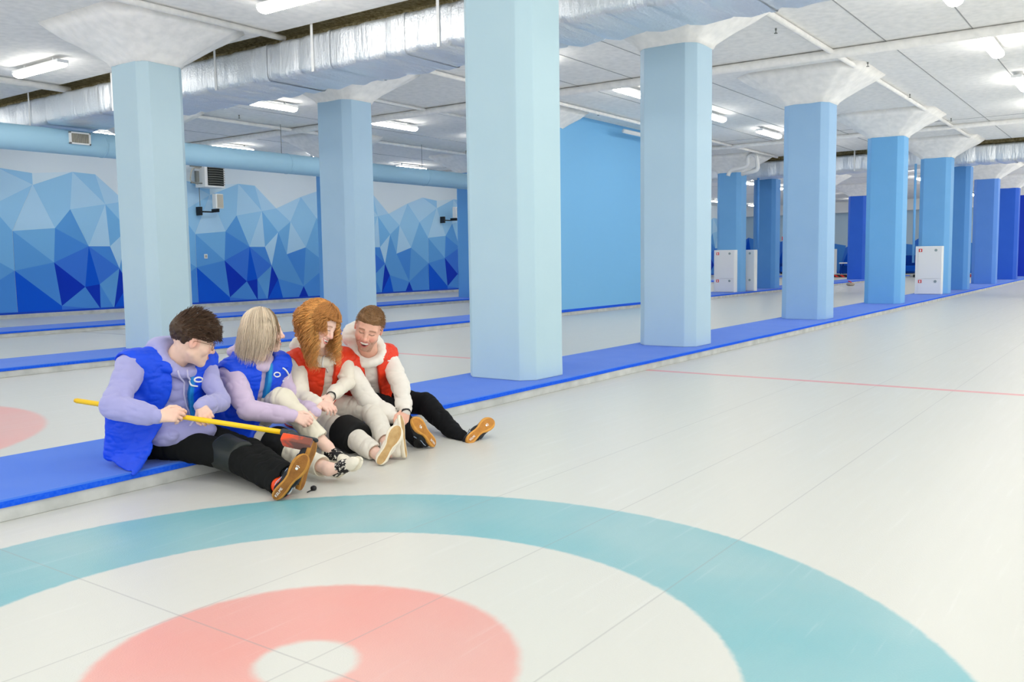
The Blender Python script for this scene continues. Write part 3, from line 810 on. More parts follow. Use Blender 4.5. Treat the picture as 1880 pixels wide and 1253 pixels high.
def head_prims(H, smile=1.0, laugh=False, fem=False):
    L = []
    A = lambda op, p, k: L.append((op, p, k*H.s))
    A('U', H.el((-.012,0,.030), (.097,.077,.092)), 0)
    A('U', H.el((.028,0,.004), (.066,.066,.085)), .03)
    A('U', H.el((.034,0,-.056), (.052,.052,.056) if not fem else (.050,.046,.054)), .03)
    jr = .017 if not fem else .013
    for s in (-1, 1):
        A('U', H.rc((.012,.050*s,-.058), (.068,.016*s,-.100), jr, .015), .025)
        A('U', H.sp((.060,.040*s,-.026), .027), .022)
    A('U', H.sp((.077,0,-.098), .017 if not fem else .014), .02)
    for s in (-1, 1):
        A('U', H.rc((.087,.012*s,.028), (.073,.047*s,.030), .009), .014)
        A('S', H.sp((.101,.031*s,.010), .015), .014)
        A('U', H.sp((.074,.031*s,.006), .0165), .004)
        # cheeks lifted by the smile
        A('U', H.sp((.073,.038*s,-.022), .014*smile+.004), .016)
    A('U', H.rc((.088,0,.024), (.108,0,-.018), .0085, .0105), .010)
    A('U', H.sp((.112,0,-.025), .0125), .006)
    for s in (-1, 1):
        A('U', H.sp((.098,.0145*s,-.030), .0095), .006)
        A('S', H.sp((.104,.008*s,-.041), .0042), .002)
        A('S', H.rc((.092,.024*s,-.036), (.074,.040*s,-.060), .003), .010)
    op = .013 if laugh else (.008 if smile > .3 else .001)
    w = .028 if smile > .5 else .022
    zc = -.060
    A('U', H.el((.078,0,zc-.004), (.019,.032,.026)), .015)
    if smile > .3:
        A('S', H.el((.104,0,zc-.003), (.024,w,op)), .003)
        A('U', H.el((.0885,0,zc+.002), (.0085,w*.90,op*.85)), .001)        # teeth
    n = 6
    for sgn, zz, r in ((1, zc+op*.75, .0032), (-1, zc-op-.006, .0052)):
        pts = []
        for i in range(n+1):
            u = -1+2*i/n
            z = zz*(1-abs(u)**2)+(zc+.006*smile)*(abs(u)**2)
            pts.append((.0985-.021*u*u, w*1.05*u, z))
        for a, b in zip(pts[:-1], pts[1:]): A('U', H.rc(a, b, r), .003)
    for s in (-1, 1):                                      # ears
        A('U', H.el((-.006,.079*s,-.002), (.019,.010,.031)), .006)
        A('S', H.el((.002,.090*s,.001), (.011,.008,.019)), .004)
    return L, dict(w=w, op=op, zc=zc)
def head_color(H, q, base, mouth, brow, closed=True, beard=None, lip=(205,112,110)):
    def f(P):
        L = H.inv(P); x, y, z = L.T
        col = np.tile(lc(*base), (len(P), 1))
        nz = vnoise(P, 60, 3)[:, None]
        col = col*(0.95+0.1*nz)
        def blend(m, c, a=1.0):
            nonlocal col
            m = (np.clip(m, 0, 1)*a)[:, None]; col = col*(1-m)+np.array(c)*m
        hd = (ln(L) < .17)
        red = lc(232,140,128)
        ay = np.abs(y)
        blend(np.exp(-(((ay-.042)/.018)**2+((z+.024)/.018)**2))*(x > .04)*hd, red, .55)
        blend(np.exp(-((y/.014)**2+((z+.026)/.012)**2))*(x > .1)*hd, red, .5)
        blend(np.exp(-((ay-.082)/.014)**2-((z)/.035)**2)*hd*(x < .03), red, .45)
        m = mouth; u = np.clip(ay/(m['w']*1.05), 0, 1)
        zu = (m['zc']+m['op']*.75)*(1-u*u)+(m['zc']+.006)*u*u; zl = (m['zc']-m['op']-.006)*(1-u*u)+(m['zc']+.006)*u*u
        if beard is not None:
            bm_ = ((z < -.040+.25*np.clip(ay-.03, 0, 1)) & (x > -.01) & hd)
            bm_ = bm_*(0.65+0.5*(vnoise(P, 260, 5)-.5)); blend(bm_*np.clip((-.036-z)*40+.15*(ay > .045), 0, 1), lc(*beard), .62)
        inm = (ay < m['w']*1.12) & (x > .058) & hd
        blend(((np.abs(z-zu) < .0055) | (np.abs(z-zl) < .0065)) & inm & (x > .078), lc(*lip), .8)
        ins = inm & (z < zu-.001) & (z > zl+.003) & (m['op'] > .004)
        blend(ins*1.0, lc(120,44,42), 1.0)
        blend((ins & (z > zl+(zu-zl)*.40))*1.0, lc(250,248,242), 1.0)
        # brows, lids
        bz = .034-.25*np.clip(ay-.03, 0, 1)
        blend(np.exp(-((z-bz)/.0042)**2)*(ay > .013)*(ay < .052)*(x > .05)*hd, lc(*brow), .8)
        if closed:
            ez = .003-.004*np.cos((ay-.031)/.016*1.4)+.006
            blend(np.exp(-((z-ez)/.0024)**2)*(np.abs(ay-.031) < .017)*(x > .06)*hd, lc(58,36,30), .95)
        else:
            e2 = ((ay-.031)/.0135)**2+((z-.006)/.0062)**2
            blend((e2 < 1)*(x > .06)*hd*1.0, lc(240,238,236)); blend((((ay-.031)/.006)**2+((z-.006)/.006)**2 < 1)*(x > .06)*hd*1.0, lc(70,90,100))
            blend(np.exp(-((z-.0125)/.002)**2)*(np.abs(ay-.031) < .016)*(x > .06)*hd, lc(50,34,28), .9)
        return col
    return f

def hand_prims(W, fd, bd, side, curls, sc=1.0, thumb=None, spread=0.0):
    """W wrist; fd finger direction; bd back-of-hand normal; side +1/-1: thumb on +y/-y"""
    H = Fr(W, fd, bd, sc); L = []
    A = lambda p, k: L.append(('U', p, k*sc))
    ys = [.029, .0095, -.0095, -.027]; xs = [.088, .092, .088, .080]; ls = [.070, .077, .071, .056]
    A(H.rc((-.03,0,0), (.02,0,0), .023, .024, ((0,0,1), 1.25)), .01)
    for i in range(4):
        A(H.rc((.012, ys[i]*.55*side, 0), (xs[i], ys[i]*side, 0), .0145, .0115), .014)
    for i in range(4):
        p = np.array((xs[i], ys[i]*side, 0.0)); a = 0; r = .0092-.0007*(i == 3)
        for j, fr in enumerate((.45, .30, .25)):
            a += R(curls[i][j] if isinstance(curls[i], (tuple, list)) else curls[i])
            q = p+ls[i]*fr*np.array((math.cos(a), side*spread*(1.5-i)*.12, -math.sin(a)))
            A(H.rc(p, q, r, r-.0009), .003 if j else .006); p = q; r -= .0009
    th = thumb or ((.018,.026,-.006), (.048,.050,-.014), (.074,.052,-.022), (.094,.044,-.028))
    th = [(t[0], t[1]*side, t[2]) for t in th]
    for j, (a, b) in enumerate(zip(th[:-1], th[1:])): A(H.rc(a, b, (.0150,.0115,.0100)[j], (.0115,.0100,.0085)[j]), .008 if j == 0 else .003)
    return L

def body_prims(J, H, neck_r=.052):
    J = {k: np.array(v, float) for k, v in J.items()}
    L = []
    hip = (J['hipR']+J['hipL'])/2; sh = (J['shR']+J['shL'])/2
    L.append(('U', Rc(hip+[0,0,.03], hip*.5+sh*.5, .08, .07), 0)); L.append(('U', Rc(hip*.5+sh*.5, hip*.25+sh*.75, .070, .055), .03))
    L.append(('U', Rc(J['hipR'], J['hipL'], .075), .05)); L.append(('U', Rc(J['shR']-[0,0,.01], J['shL']-[0,0,.01], .040), .03))
    for s in 'RL':
        L += [('U', Rc(J['sh'+s], J['el'+s], .042, .034), .03), ('U', Rc(J['el'+s], J['wr'+s], .034, .024), .01),
              ('U', Rc(J['hip'+s], J['knee'+s], .07, .048), .03), ('U', Rc(J['knee'+s], J['ank'+s], .045, .034), .01),
              ('U', Rc(J['ank'+s], J['foot'+s], .030, .026), .02)]
    L.append(('U', Rc(J['neck'], H.p(-.022,0,-.035), neck_r+.006, neck_r), .02))
    L.append(('U', Rc(sh*.7+J['neck']*.3-[0,0,.03], J['neck'], neck_r-.004, neck_r), .02))
    return L

def torso_prims(J, fwd, wid=.19, dep=.125):
    J = {k: np.array(v, float) for k, v in J.items()}
    hip = (J['hipR']+J['hipL'])/2; sh = (J['shR']+J['shL'])/2
    up = nv(sh-hip); latS = nv(J['shL']-J['shR']); latH = nv(J['hipL']-J['hipR'])
    T = Fr(hip, fwd, up)
    L = []
    def E(t, r, lat, back=0.0):
        c = hip*(1-t)+sh*t-back*T.x; f = nv(np.cross(lat, up)); l = np.cross(up, f)
        return El(c, (r[1], r[0], r[2]), np.array([f, l, up]))
    L.append(('U', E(.02, (wid*.98, dep*1.15, .13), latH, .01), 0))
    L.append(('U', E(.38, (wid*.88, dep*1.05, .19), nv(latH+latS), .03), .06))
    L.append(('U', E(.74, (wid*.96, dep, .18), latS, .02), .06))
    L.append(('U', Rc(J['shR']-.01*T.x, J['shL']-.01*T.x, .066), .05))
    return L, T
def sleeve_prims(J, s, r=(.074,.064,.050), cuff=.048):
    a, b, c = (np.array(J[k+s], float) for k in ('sh', 'el', 'wr')); d = nv(c-b)
    return [('U', Rc(a, b, r[0], r[1]), .035), ('U', Rc(b, c-d*.06, r[1]*1.02, r[2]), .012), ('U', Rc(c-d*.085, c-d*.058, r[2]*1.16, r[2]*1.10), .012),
            ('U', Rc(c-d*.045, c-d*.004, cuff*.90, cuff*.84), .003)]
def hood_prims(N, F, r=.082, t=.028, bag=(.085,.11,.075), bagp=(-.105,0,-.02), open_=55):
    """N neck base, F frame (x forward, z along neck)"""
    L = []; prev = None; n = 16
    for i in range(n+1):
        a = R(-180+open_*.25+(360-open_*.5)*i/n); 
        p = F.o+F.v(math.cos(a)*r*1.08, math.sin(a)*r*1.05, .006-.046*math.cos(a))
        if prev is not None: L.append(('U', Rc(prev, p, t), .01))
        prev = p
    L.append(('U', El(F.o+F.v(*bagp), bag, F.M), .03))
    return L
def folds(amp, sc, seed, st=(1,1,1)):
    st = np.array(st)
    def f(P):
        w = P+0.05*np.stack([vnoise(P, 6, seed+1), vnoise(P, 6, seed+2), vnoise(P, 6, seed+3)], 1)
        b = amp*.7*(vnoise(w*st, sc*.8, seed+5)-.5)
        for q, (s2, a2) in enumerate(((1.0, 1.0), (1.8, .5))):
            r = ridge(w*st, sc*s2, seed+q*7)
            b = b+amp*a2*r**3
        return b-amp*.15
    return f
def flat_color(c, seed=0, amt=.06):
    def f(P): return np.tile(lc(*c), (len(P), 1))*(1-amt/2+amt*vnoise(P, 30, seed))[:, None]
    return f

# ---- shoes
def sole_hw(u):                  # half widths (inner, outer) at u in 0..1 along the foot
    xs = [0, .02, .06, .14, .25, .38, .5, .62, .74, .84, .92, .97, 1]
    a = [0, .016, .025, .031, .030, .026, .028, .040, .046, .043, .033, .021, 0]
    return np.interp(u, xs, a)
def shoe(parent, heel, x, n, L_, upper_col, sole_col, tread_col, name='shoe', side=1, stripe=None, tongue=None, text=True, lace=None, label=None, dots=False, vamp=None, wsc=1.0):
    S = Fr(heel, x, -np.array(n, float), L_/.28)
    e = bpy.data.objects.new(name, None); C.objects.link(e); e.parent = parent; e.empty_display_size = .05
    if label: e['label'] = label
    nx, ny = 40, 9; Ln = .28
    V_ = []; Q = []; mi = []
    us = 0.5-0.5*np.cos(np.linspace(0, math.pi, nx+1))
    def row(zf, inset):
        out = []
        for u in us:
            w = max(sole_hw(u)*wsc-inset, .0005); cy = side*.006*math.sin(u*math.pi*1.1)
            out.append([( np.clip(u*Ln, inset, Ln-inset), cy+w*t, zf(u)) for t in np.linspace(-1, 1, ny)])
        return np.array(out)
    rock = lambda u: .010*max(0, (u-.72)/.28)**2+.003*max(0, (.12-u)/.12)**2
    bot = row(lambda u: rock(u), .004); mid = row(lambda u: rock(u)+.005, 0); top = row(lambda u: rock(u)+.026-.008*u, .0015)
    grids = [bot, mid, top]; base = []
    for g in grids: base.append(len(V_)); V_ += list(g.reshape(-1, 3))
    idx = lambda g, i, j: base[g]+i*ny+j
    for i in range(nx):
        for j in range(ny-1):
            Q.append((idx(0,i,j), idx(0,i,j+1), idx(0,i+1,j+1), idx(0,i+1,j))); mi.append(1 if 1 <= j <= ny-3 and 1 <= i <= nx-3 else 0)
            Q.append((idx(2,i,j), idx(2,i+1,j), idx(2,i+1,j+1), idx(2,i,j+1))); mi.append(0)
        for g in (0, 1):
            for j, fl in ((0, 1), (ny-1, 0)):
                q = (idx(g,i,j), idx(g,i+1,j), idx(g+1,i+1,j), idx(g+1,i,j)); Q.append(q if fl else q[::-1]); mi.append(0)
    W = np.array([S.p(v) for v in V_])
    me = np_mesh('sole', W, np.array(Q), smooth=False)
    me.materials.append(sole_col); me.materials.append(tread_col)
    if len(me.polygons) == len(mi): me.polygons.foreach_set('material_index', mi)
    so = bpy.data.objects.new('sole', me); C.objects.link(so); so.parent = e
    if text:
        c = bpy.data.curves.new('sole_text', 'FONT'); c.body = 'KELME'; c.size = .018; c.extrude = .0006; c.align_x = 'CENTER'; c.align_y = 'CENTER'
        tmp = bpy.data.objects.new('tmp', c); me_t = bpy.data.meshes.new_from_object(tmp); bpy.data.objects.remove(tmp); me_t.materials.clear(); me_t.materials.append(M['white_paint'])
        t = bpy.data.objects.new('sole_lettering', me_t); C.objects.link(t); t.parent = so
        zz = -S.z; xx = S.x; yy = np.cross(zz, xx); o = S.p(.045, 0, -.0012)
        mm = Matrix.Identity(4)
        for r_i in range(3): mm[r_i][0] = xx[r_i]; mm[r_i][1] = yy[r_i]; mm[r_i][2] = zz[r_i]; mm[r_i][3] = o[r_i]
        t.matrix_world = mm
        bm = bmesh.new()
        for cx, cy, rr in ((.195,.0,.0075),(.207,-.007,.003),(.210,.0,.003),(.207,.007,.003)):
            vs = [bm.verts.new(S.p(cx+rr*math.cos(a*math.pi/5), cy+rr*math.sin(a*math.pi/5), -.0008)) for a in range(10)]; bm.faces.new(vs)
        obj('paw_mark', bm, M['white_paint'], so)
    def U(*a): return ('U',)+a
    up = [U(S.rc((.050,side*.002,.052), (.13,side*.004,.046), .036, .040), 0), U(S.rc((.13,side*.004,.044), (.205,side*.004,.030), .042, .038, ((0,0,1), 1.15)), .02),
          U(S.rc((.20,side*.004,.030), (.235,side*.002,.026), .037, .026, ((0,0,1), 1.25)), .015),
          U(S.rc((.048,0,.055), (.050,0,.095), .036, .037), .02), ('S', S.rc((.052,0,.105), (.05,0,.16), .031, .034), .005), ('S', Hs(S.p(0,0,.017), S.z), .003)]
    def ucol(P):
        c = flat_color(upper_col, 2, .08)(P)
        if vamp is not None:
            q = S.inv(P); m = (q[:,0] > .055) & (q[:,0] < .175) & (q[:,2] > .028)
            d_ = m & (vnoise(P, 130, 9) > .70); c[m] = lc(*vamp); c[d_] = lc(238,234,222)
        return c
    uo = polygonize('upper', up, .0042, attr_mat_shared['shoe'], e, color=ucol, disp=lambda P: .0014*(ridge(P, 45, 4)-.5))
    if tongue is not None:
        tg = [U(S.rc((.085,0,.088), (.165,0,.070), .027, .020, ((0,0,1), 1.7)), 0)]+[] if vamp is not None else [U(S.rc((.085,0,.088), (.165,0,.070), .027, .020, ((0,0,1), 1.7)), 0), U(S.rc((.088,0,.090), (.078,0,.115), .024, .022, ((1,0,0), 1.8)), .01)]
        def tc(P):
            c = np.tile(lc(*tongue), (len(P), 1))
            if dots:
                m = vnoise(P, 150, 9) > .68; c[m] = lc(235,232,222)
            return c
        polygonize('tongue', tg, .0042, attr_mat_shared['shoe'], e, color=tc)
    if lace is not None:
        bm = bmesh.new()
        for i in range(5):
            xx = .10+.019*i; zt = .089-.0065*i
            pts = [S.p(xx+.006*math.sin(k), -.030+.060*k/8, zt+.012*math.sin(math.pi*k/8)-.008) for k in range(9)]
            tube(bm, pts, .0028*S.s, 6)
        tube(bm, [S.p(.10,.0,.098), S.p(.11,.025,.095), S.p(.125,.042,.08), S.p(.12,.052,.06)], .0024, 6)
        tube(bm, [S.p(.10,.0,.098), S.p(.09,-.03,.1), S.p(.11,-.045,.085), S.p(.13,-.055,.07)], .0024, 6)
        obj('laces', bm, lace, e, smooth=True)
    if stripe is not None:
        for sd in (-1, 1):
            pts = [S.p(.055+.10*k/8, sd*(.0395+.003*math.sin(k)), .028+.030*(k/8)**2) for k in range(9)]
            obj('side_stripe', tube(bmesh.new(), pts, .0022, 6), stripe, e, smooth=True)
    return S
attr_mat_shared = dict(shoe=attr_mat('shoe_upper', 0.5, 0.35, bump=(180, 0.2, 0.002)))
gum = new_mat('gum_rubber', rgb(196,140,62), 0.6, 0.3, bump=(90, 0.4, 0.003), var=(25, rgb(160,104,36), 0.7))
gum_t = new_mat('gum_rubber_tread', rgb(158,104,44), 0.6, 0.3, bump=(140, 0.6, 0.004), var=(30, rgb(120,76,30), 0.7))
gum2 = new_mat('bright_gum_rubber', rgb(222,164,78), 0.6, 0.3, bump=(90, 0.4, 0.003), var=(25, rgb(200,136,54), 0.7))
gum2_t = new_mat('bright_gum_tread', rgb(196,134,58), 0.6, 0.3, bump=(140, 0.6, 0.004), var=(30, rgb(168,110,44), 0.7))
cream_s = new_mat('cream_rubber', rgb(236,228,208), 0.6, 0.3, bump=(60, 0.3, 0.003))
tan_t = new_mat('tan_tread', rgb(206,172,120), 0.6, 0.3, bump=(120, 0.6, 0.004), var=(30, rgb(180,142,88), 0.8))

def person(label, J, H, cfg):
    """body mesh (top level) with clothing children; J joints, H head frame"""
    hp, mouth = head_prims(H, cfg.get('smile', 1), cfg.get('laugh', False), cfg.get('fem', False))
    bp_ = body_prims(J, H, .050 if cfg.get('fem') else .056)
    hands = []
    for h in cfg['hands']: hands += hand_prims(*h[0], **h[1])
    prims = bp_+[(op, p, (k if i else .012)) for i, (op, p, k) in enumerate(hp)]
    prims += hands
    col = head_color(H, None, cfg['skin'], mouth, cfg['brow'], cfg.get('closed', True), cfg.get('beard'), cfg.get('lip', (205,112,110)))
    def colf(P):
        c = col(P); 
        hm = np.zeros(len(P))
        for h in cfg['hands']:
            w = np.array(h[0][0]); fd = nv(h[0][1]); hm = np.maximum(hm, np.exp(-(ln(P-(w+fd*.13))/.05)**2))
        hm = (hm*.35)[:, None]; return c*(1-hm)+lc(236,160,146)*hm
    b = polygonize('person', prims, .0036, skin_m, None, color=colf)
    tag(b, label, 'person')
    return b

def trousers(b, J, col, seed, r=(.100,.078,.056), hem=.0, cuffR=None, cuffL=None, label=None, fill=()):
    J = {k: np.array(v, float) for k, v in J.items()}
    L = [('U', Rc(J['hipR'], J['hipL'], .105), 0), ('U', Rc((J['hipR']+J['hipL'])/2, (J['hipR']+J['hipL'])/2+[0,.02,.1], .12, .11), .04)]
    for s, cf in (('R', cuffR), ('L', cuffL)):
        h_, k_, a_ = J['hip'+s], J['knee'+s], J['ank'+s]
        e = a_ if cf is None else k_+(a_-k_)*cf
        L += [('U', Rc(h_, k_, r[0], r[1]), .03), ('U', Rc(k_, e, r[1], r[2]), .012)]
        d = nv(e-k_); L += [('S', Rc(e+d*(r[2]*.55), e+d*.10, r[2]*.9, .08), .004)]
    L += [('U', f, .03) for f in fill]
    L.insert(2, ('N',))
    L = [q for q in L if q[0] != 'N']
    us = [q for q in L if q[0] == 'U']; cs = [q for q in L if q[0] == 'S']
    L = us+[('D', folds(.0090, 15, seed, (.5,1.15,.5)), 1)]+cs+[('S', Hs((0,0,.003), (0,0,1)), .01)]
    o = polygonize('trousers', L, .0062, trouser_m, b, color=flat_color(col, seed))
    if label: o['label'] = label
    return o
def knee_pad(b, K, d, r, ln_, mat, label=None):
    K = np.array(K, float); d = nv(d)
    L = [('U', Rc(K-d*ln_, K+d*ln_, r, r*.93), 0), ('I', Fn(lambda P: np.abs((P-K)@d)-ln_), .022), ('S', Hs((0,0,.002), (0,0,1)), .004)]
    o = polygonize('knee_pad', L, .005, mat, b, disp=lambda P: .003*(ridge(P, 22, 3)-.5)); 
    if label: o['label'] = label
    return o
def hoodie(b, J, T, tp, col, seed, hoodF=None, hood_kw={}, label=None, slee=(.074,.064,.050), extra=(), hem=None):
    L = list(tp)
    for s in 'RL': L += sleeve_prims(J, s, slee[s] if isinstance(slee, dict) else slee)
    L += list(extra)
    if hoodF is not None: L += hood_prims(hoodF.o, hoodF, **hood_kw)
    L.append(('D', folds(.0090, 15, seed, (.6,.6,1.1)), 1))
    if hoodF is not None:
        # opening for the neck and face
        L.append(('S', Rc(hoodF.p(.022,0,.035), hoodF.p(.04,0,.18), .060, .10), .008))
    L.append(('S', Hs((0,0,.105), (0,0,1)), .01))
    o = polygonize('hoodie', L, .0056, cloth_m, b, color=flat_color(col, seed))
    if label: o['label'] = label
    return o, L
def vest(b, J, T, tp, col, col2, seed, open_fn, extra=(), cuts=(), hoodF=None, grow=.027, arm=.080, label=None, collar=True, floor_cut=True, neck_r=.098, armo={}):
    J = {k: np.array(v, float) for k, v in J.items()}
    sh = (J['shR']+J['shL'])/2
    L = list(tp)+[('G', grow, 0)]
    for p in extra: L.append(('U', p, .03))
    lat = nv(J['shL']-J['shR'])
    if collar and hoodF is not None:
        prev = None
        for i in range(15):
            a = R(-135+270*i/14)
            p = hoodF.o+hoodF.v(-math.cos(a)*.098-.005, math.sin(a)*.105, -.030+.028*(-math.cos(a)*-.5+.5))
            if prev is not None: L.append(('U', Rc(prev, p, .030), .015))
            prev = p
    wr = folds(.0045, 20, seed, (.7, .7, 1.8))
    L.append(('D', wr, 1))
    for s, q in (('R', -1), ('L', 1)):
        a = J['sh'+s]; out = nv(lat*q*1.0+.15*T.x)
        am = arm[s] if isinstance(arm, dict) else arm; ao = armo.get(s, .016)
        L.append(('S', Rc(a+out*(ao+am)-[0,0,.02], a+out*.26-[0,0,.06], am, am+.03), .010))
        L.append(('S', Rc(a+out*(am-.02)-[0,0,.03], J['el'+s], am-.018, .062), .012))
    if hoodF is not None: L.append(('S', Rc(hoodF.p(.0,0,-.012), hoodF.p(.02,0,.2), neck_r, .13), .010))
    L.append(('S', Fn(open_fn), .008))
    for p in cuts: L.append(('S', p, .008))
    if floor_cut: L.append(('S', Hs((0,0,.102), (0,0,1)), .008))
    def cf(P):
        c = np.tile(lc(*col), (len(P), 1))*(.96+.08*vnoise(P, 25, seed))[:, None]
        if col2 is not None:
            m = np.clip((.030+open_fn(P)*-1)*80, 0, 1)[:, None]*(((P-T.o)@T.y) > 0)[:, None]
            c = c*(1-m)+lc(*col2)*m
        return c
    o = polygonize('vest', L, .0050, puff_m, b, color=cf)
    if label: o['label'] = label
    return o, L, wr
def snap(L, wr, p, d, maxd=.5):
    p = np.array(p, float)[None]; d = nv(d)
    best = (9, p[0])
    for _ in range(90):
        v = field(L, p)[0]
        if abs(v) < best[0]: best = (abs(v), p[0].copy())
        if abs(v) < .0006: break
        p = p+d*np.clip(v, -.01, .008)*.8
    return best[1]
def surf_tube(name, L, wr, pts, d, rad, mat, parent, label=None, lift=.002):
    out = [snap(L, wr, np.array(p)-nv(d)*.08, d)-nv(d)*lift for p in pts]
    o = obj(name, tube(bmesh.new(), out, rad, 8), mat, parent, smooth=True)
    if label: o['label'] = label
    return o

def scalp_strands(H, n, ln_, dirf, seed, region, r0=.0012, base=(.100,.081,.096), cen=(-.014,0,.034), k=7, col=(60,42,30), cvar=.35, g=0.0, lift=.003):
    rs = np.random.RandomState(seed); paths = []; rad = []; cols = []
    while len(paths) < n:
        v = nv(rs.normal(size=3)); p = np.array(cen)+v*np.array(base)
        if not region(p, v): continue
        d = dirf(p, v, rs); l = ln_*rs.uniform(.6, 1.3)
        pts = []; q = p.copy(); dd = nv(d)
        for i in range(k):
            pts.append(H.p(q)); q = q+dd*l/k; dd = nv(dd+rs.normal(size=3)*.10)
            # keep outside of the head
            w = (q-np.array(cen))/np.array(base); m = np.linalg.norm(w)
            if m < 1.02: q = np.array(cen)+w/m*1.02*np.array(base)
        pts = np.array(pts); pts[:, 2] -= g*np.linspace(0, 1, k)**2
        paths.append(pts); rad.append(r0*H.s*np.linspace(1, .25, k)); cols.append(lc(*col)*(1+cvar*rs.uniform(-1, 1)))
    return paths, rad, cols

# ---------------------------------------------------------------- person 1: dark hair, lavender hoodie, royal blue vest, holds the broom
J1 = dict(hipR=(1.07,2.43,.20), hipL=(1.27,2.46,.20), kneeR=(1.265,2.00,.128), kneeL=(1.401,2.04,.115),
  shR=(0.937,2.36,.618), shL=(1.325,2.31,.600), elR=(0.752,2.24,.438), wrR=(0.865,2.035,.392), elL=(1.300,2.14,.398), wrL=(1.075,1.985,.412), neck=(1.149,2.30,.634))
H1 = Fr((1.190,2.200,.733), .78*right-.42*tow-.27*upv, .27*right+.95*upv, 1.03)
S1R = (np.array((1.082,1.460,.010)), .60*right+.80*upv-.02*tow, .96*tow+.05*right)
S1L = (np.array((1.262,1.47,.010)), .30*right+.92*upv+.1*tow, .93*right+.22*tow-.3*upv)
def ankle_of(S, L_): F_ = Fr(S[0], S[1], -np.array(S[2]), L_/.28); return F_.p(.050,0,.10), F_.p(.13,0,.04)
J1['ankR'], J1['footR'] = ankle_of(S1R, .265); J1['ankL'], J1['footL'] = ankle_of(S1L, .265)
fd_b = nv(np.array((1.248,1.55,.297))-np.array((.672,2.43,.466)))          # broom direction
hR = ((J1['wrR'], (.55,-.80,.10), tow*.75+upv*.35+right*-.2, 1, [(35,45,30),(50,50,30),(62,50,30),(70,50,30)]), dict(sc=1.0))
hL = ((J1['wrL'], (-.30,-.80,-.35), -.3*right+tow*.55+upv*.75, -1, [(48,70,40),(50,72,40),(54,72,40),(58,72,40)]), dict(sc=.95))
p1 = person('person with short dark hair and glasses in lavender hoodie and blue vest, holding a broom', J1, H1,
  dict(hands=[hR, hL], skin=(236,200,180), brow=(70,50,38), closed=False, smile=0))
T1p, T1 = torso_prims(J1, (-.28,-.95,0), .205, .140)
F1 = Fr(np.array(J1['neck'])+[.005,-.005,.000], (.15,-.95,-.42), (.10,-.35,.93))
h1, h1L = hoodie(p1, J1, T1, T1p+[('U', Rc((1.04,2.27,.245),(1.26,2.25,.235),.085,.08,((0,0,1),1.4)), .05)], (164,164,214), 11, F1, dict(r=.086, t=.036, bag=(.080,.125,.075), bagp=(-.10,0,.015)), slee=dict(R=(.080,.068,.052), L=(.060,.060,.050)))
trousers(p1, J1, (24,26,26), 19, r=(.105,.080,.056), cuffR=.90, fill=[Rc((1.33,1.90,.115),(1.255,1.72,.085),.062,.05)])
knee_pad(p1, np.array(J1['kneeR'])+[-.005,-.0,.004], np.array(J1['ankR'])-np.array(J1['hipR']), .098, .080, leather_m, 'dark leather knee pad')
def open1(P):
    q = P-T1.o; l = q@T1.y; f = q@T1.x; u = q@T1.z
    c = .028-.06*np.clip((.30-u)/.3, 0, 1.2); w = .050+.085*np.clip((.26-u)/.22, 0, 1)**1.3
    return np.maximum(np.abs(l-c)-w, -(f-.015))
v1, v1L, v1w = vest(p1, J1, T1, T1p, (0,72,226), (20,130,205), 13, open1,
  extra=[Rc((.94,2.40,.20),(.93,2.42,.40),.115,.11,((0,-1,0),1.0)), Tri((.83,2.44,.16),(.815,2.195,.088),(1.00,2.20,.30),.014), Tri((.83,2.44,.16),(1.00,2.20,.30),(.86,2.42,.45),.03), Rc((.98,2.50,.16),(1.2,2.56,.17),.10)], hoodF=F1, floor_cut=False, arm=dict(R=.082, L=.050), armo=dict(R=-.018),
  cuts=[Fn(lambda P: np.maximum(P[:,2]-.103, 2.212-P[:,1])), Fn(lambda P: (P[:,2]-.085))] )
# emblem on the left chest
wt = M['white_paint']
def ring_pts(c, r, a0, a1, n=16): return [np.array(c)+r*(math.cos(R(a0+(a1-a0)*i/n))*right+math.sin(R(a0+(a1-a0)*i/n))*upv) for i in range(n+1)]
e1 = np.array((1.136,2.12,.552))-.026*right-.02*upv
surf_tube('emblem_ring', v1L, v1w, ring_pts(e1, .012, 0, 360, 20), -tow, .0050, wt, v1, 'white ring emblem')
surf_tube('emblem_arc', v1L, v1w, ring_pts(e1+.004*right, .036, -75, 62), -tow, .0046, wt, v1)
surf_tube('emblem_arc', v1L, v1w, ring_pts(e1+.0*right, .036, 185, 262), -tow, .0046, wt, v1)
# zipper lines of the vest
zip_m = new_mat('pale_blue_zip', rgb(90,150,230), 0.5, 0.3)
# drawstrings
for dx, tt in ((-.018,.30),(.040,.26)):
    top = F1.p(.085, -dx*1.2, -.02); pts = [top+np.array((0,0,-.0))+(-upv)*tt*i/8+.004*math.sin(i)*right for i in range(9)]
    surf_tube('drawstring', h1L, None, pts, -tow, .0055, new_mat('lavender_cord', rgb(196,194,226), .9, .1), h1, lift=.004)
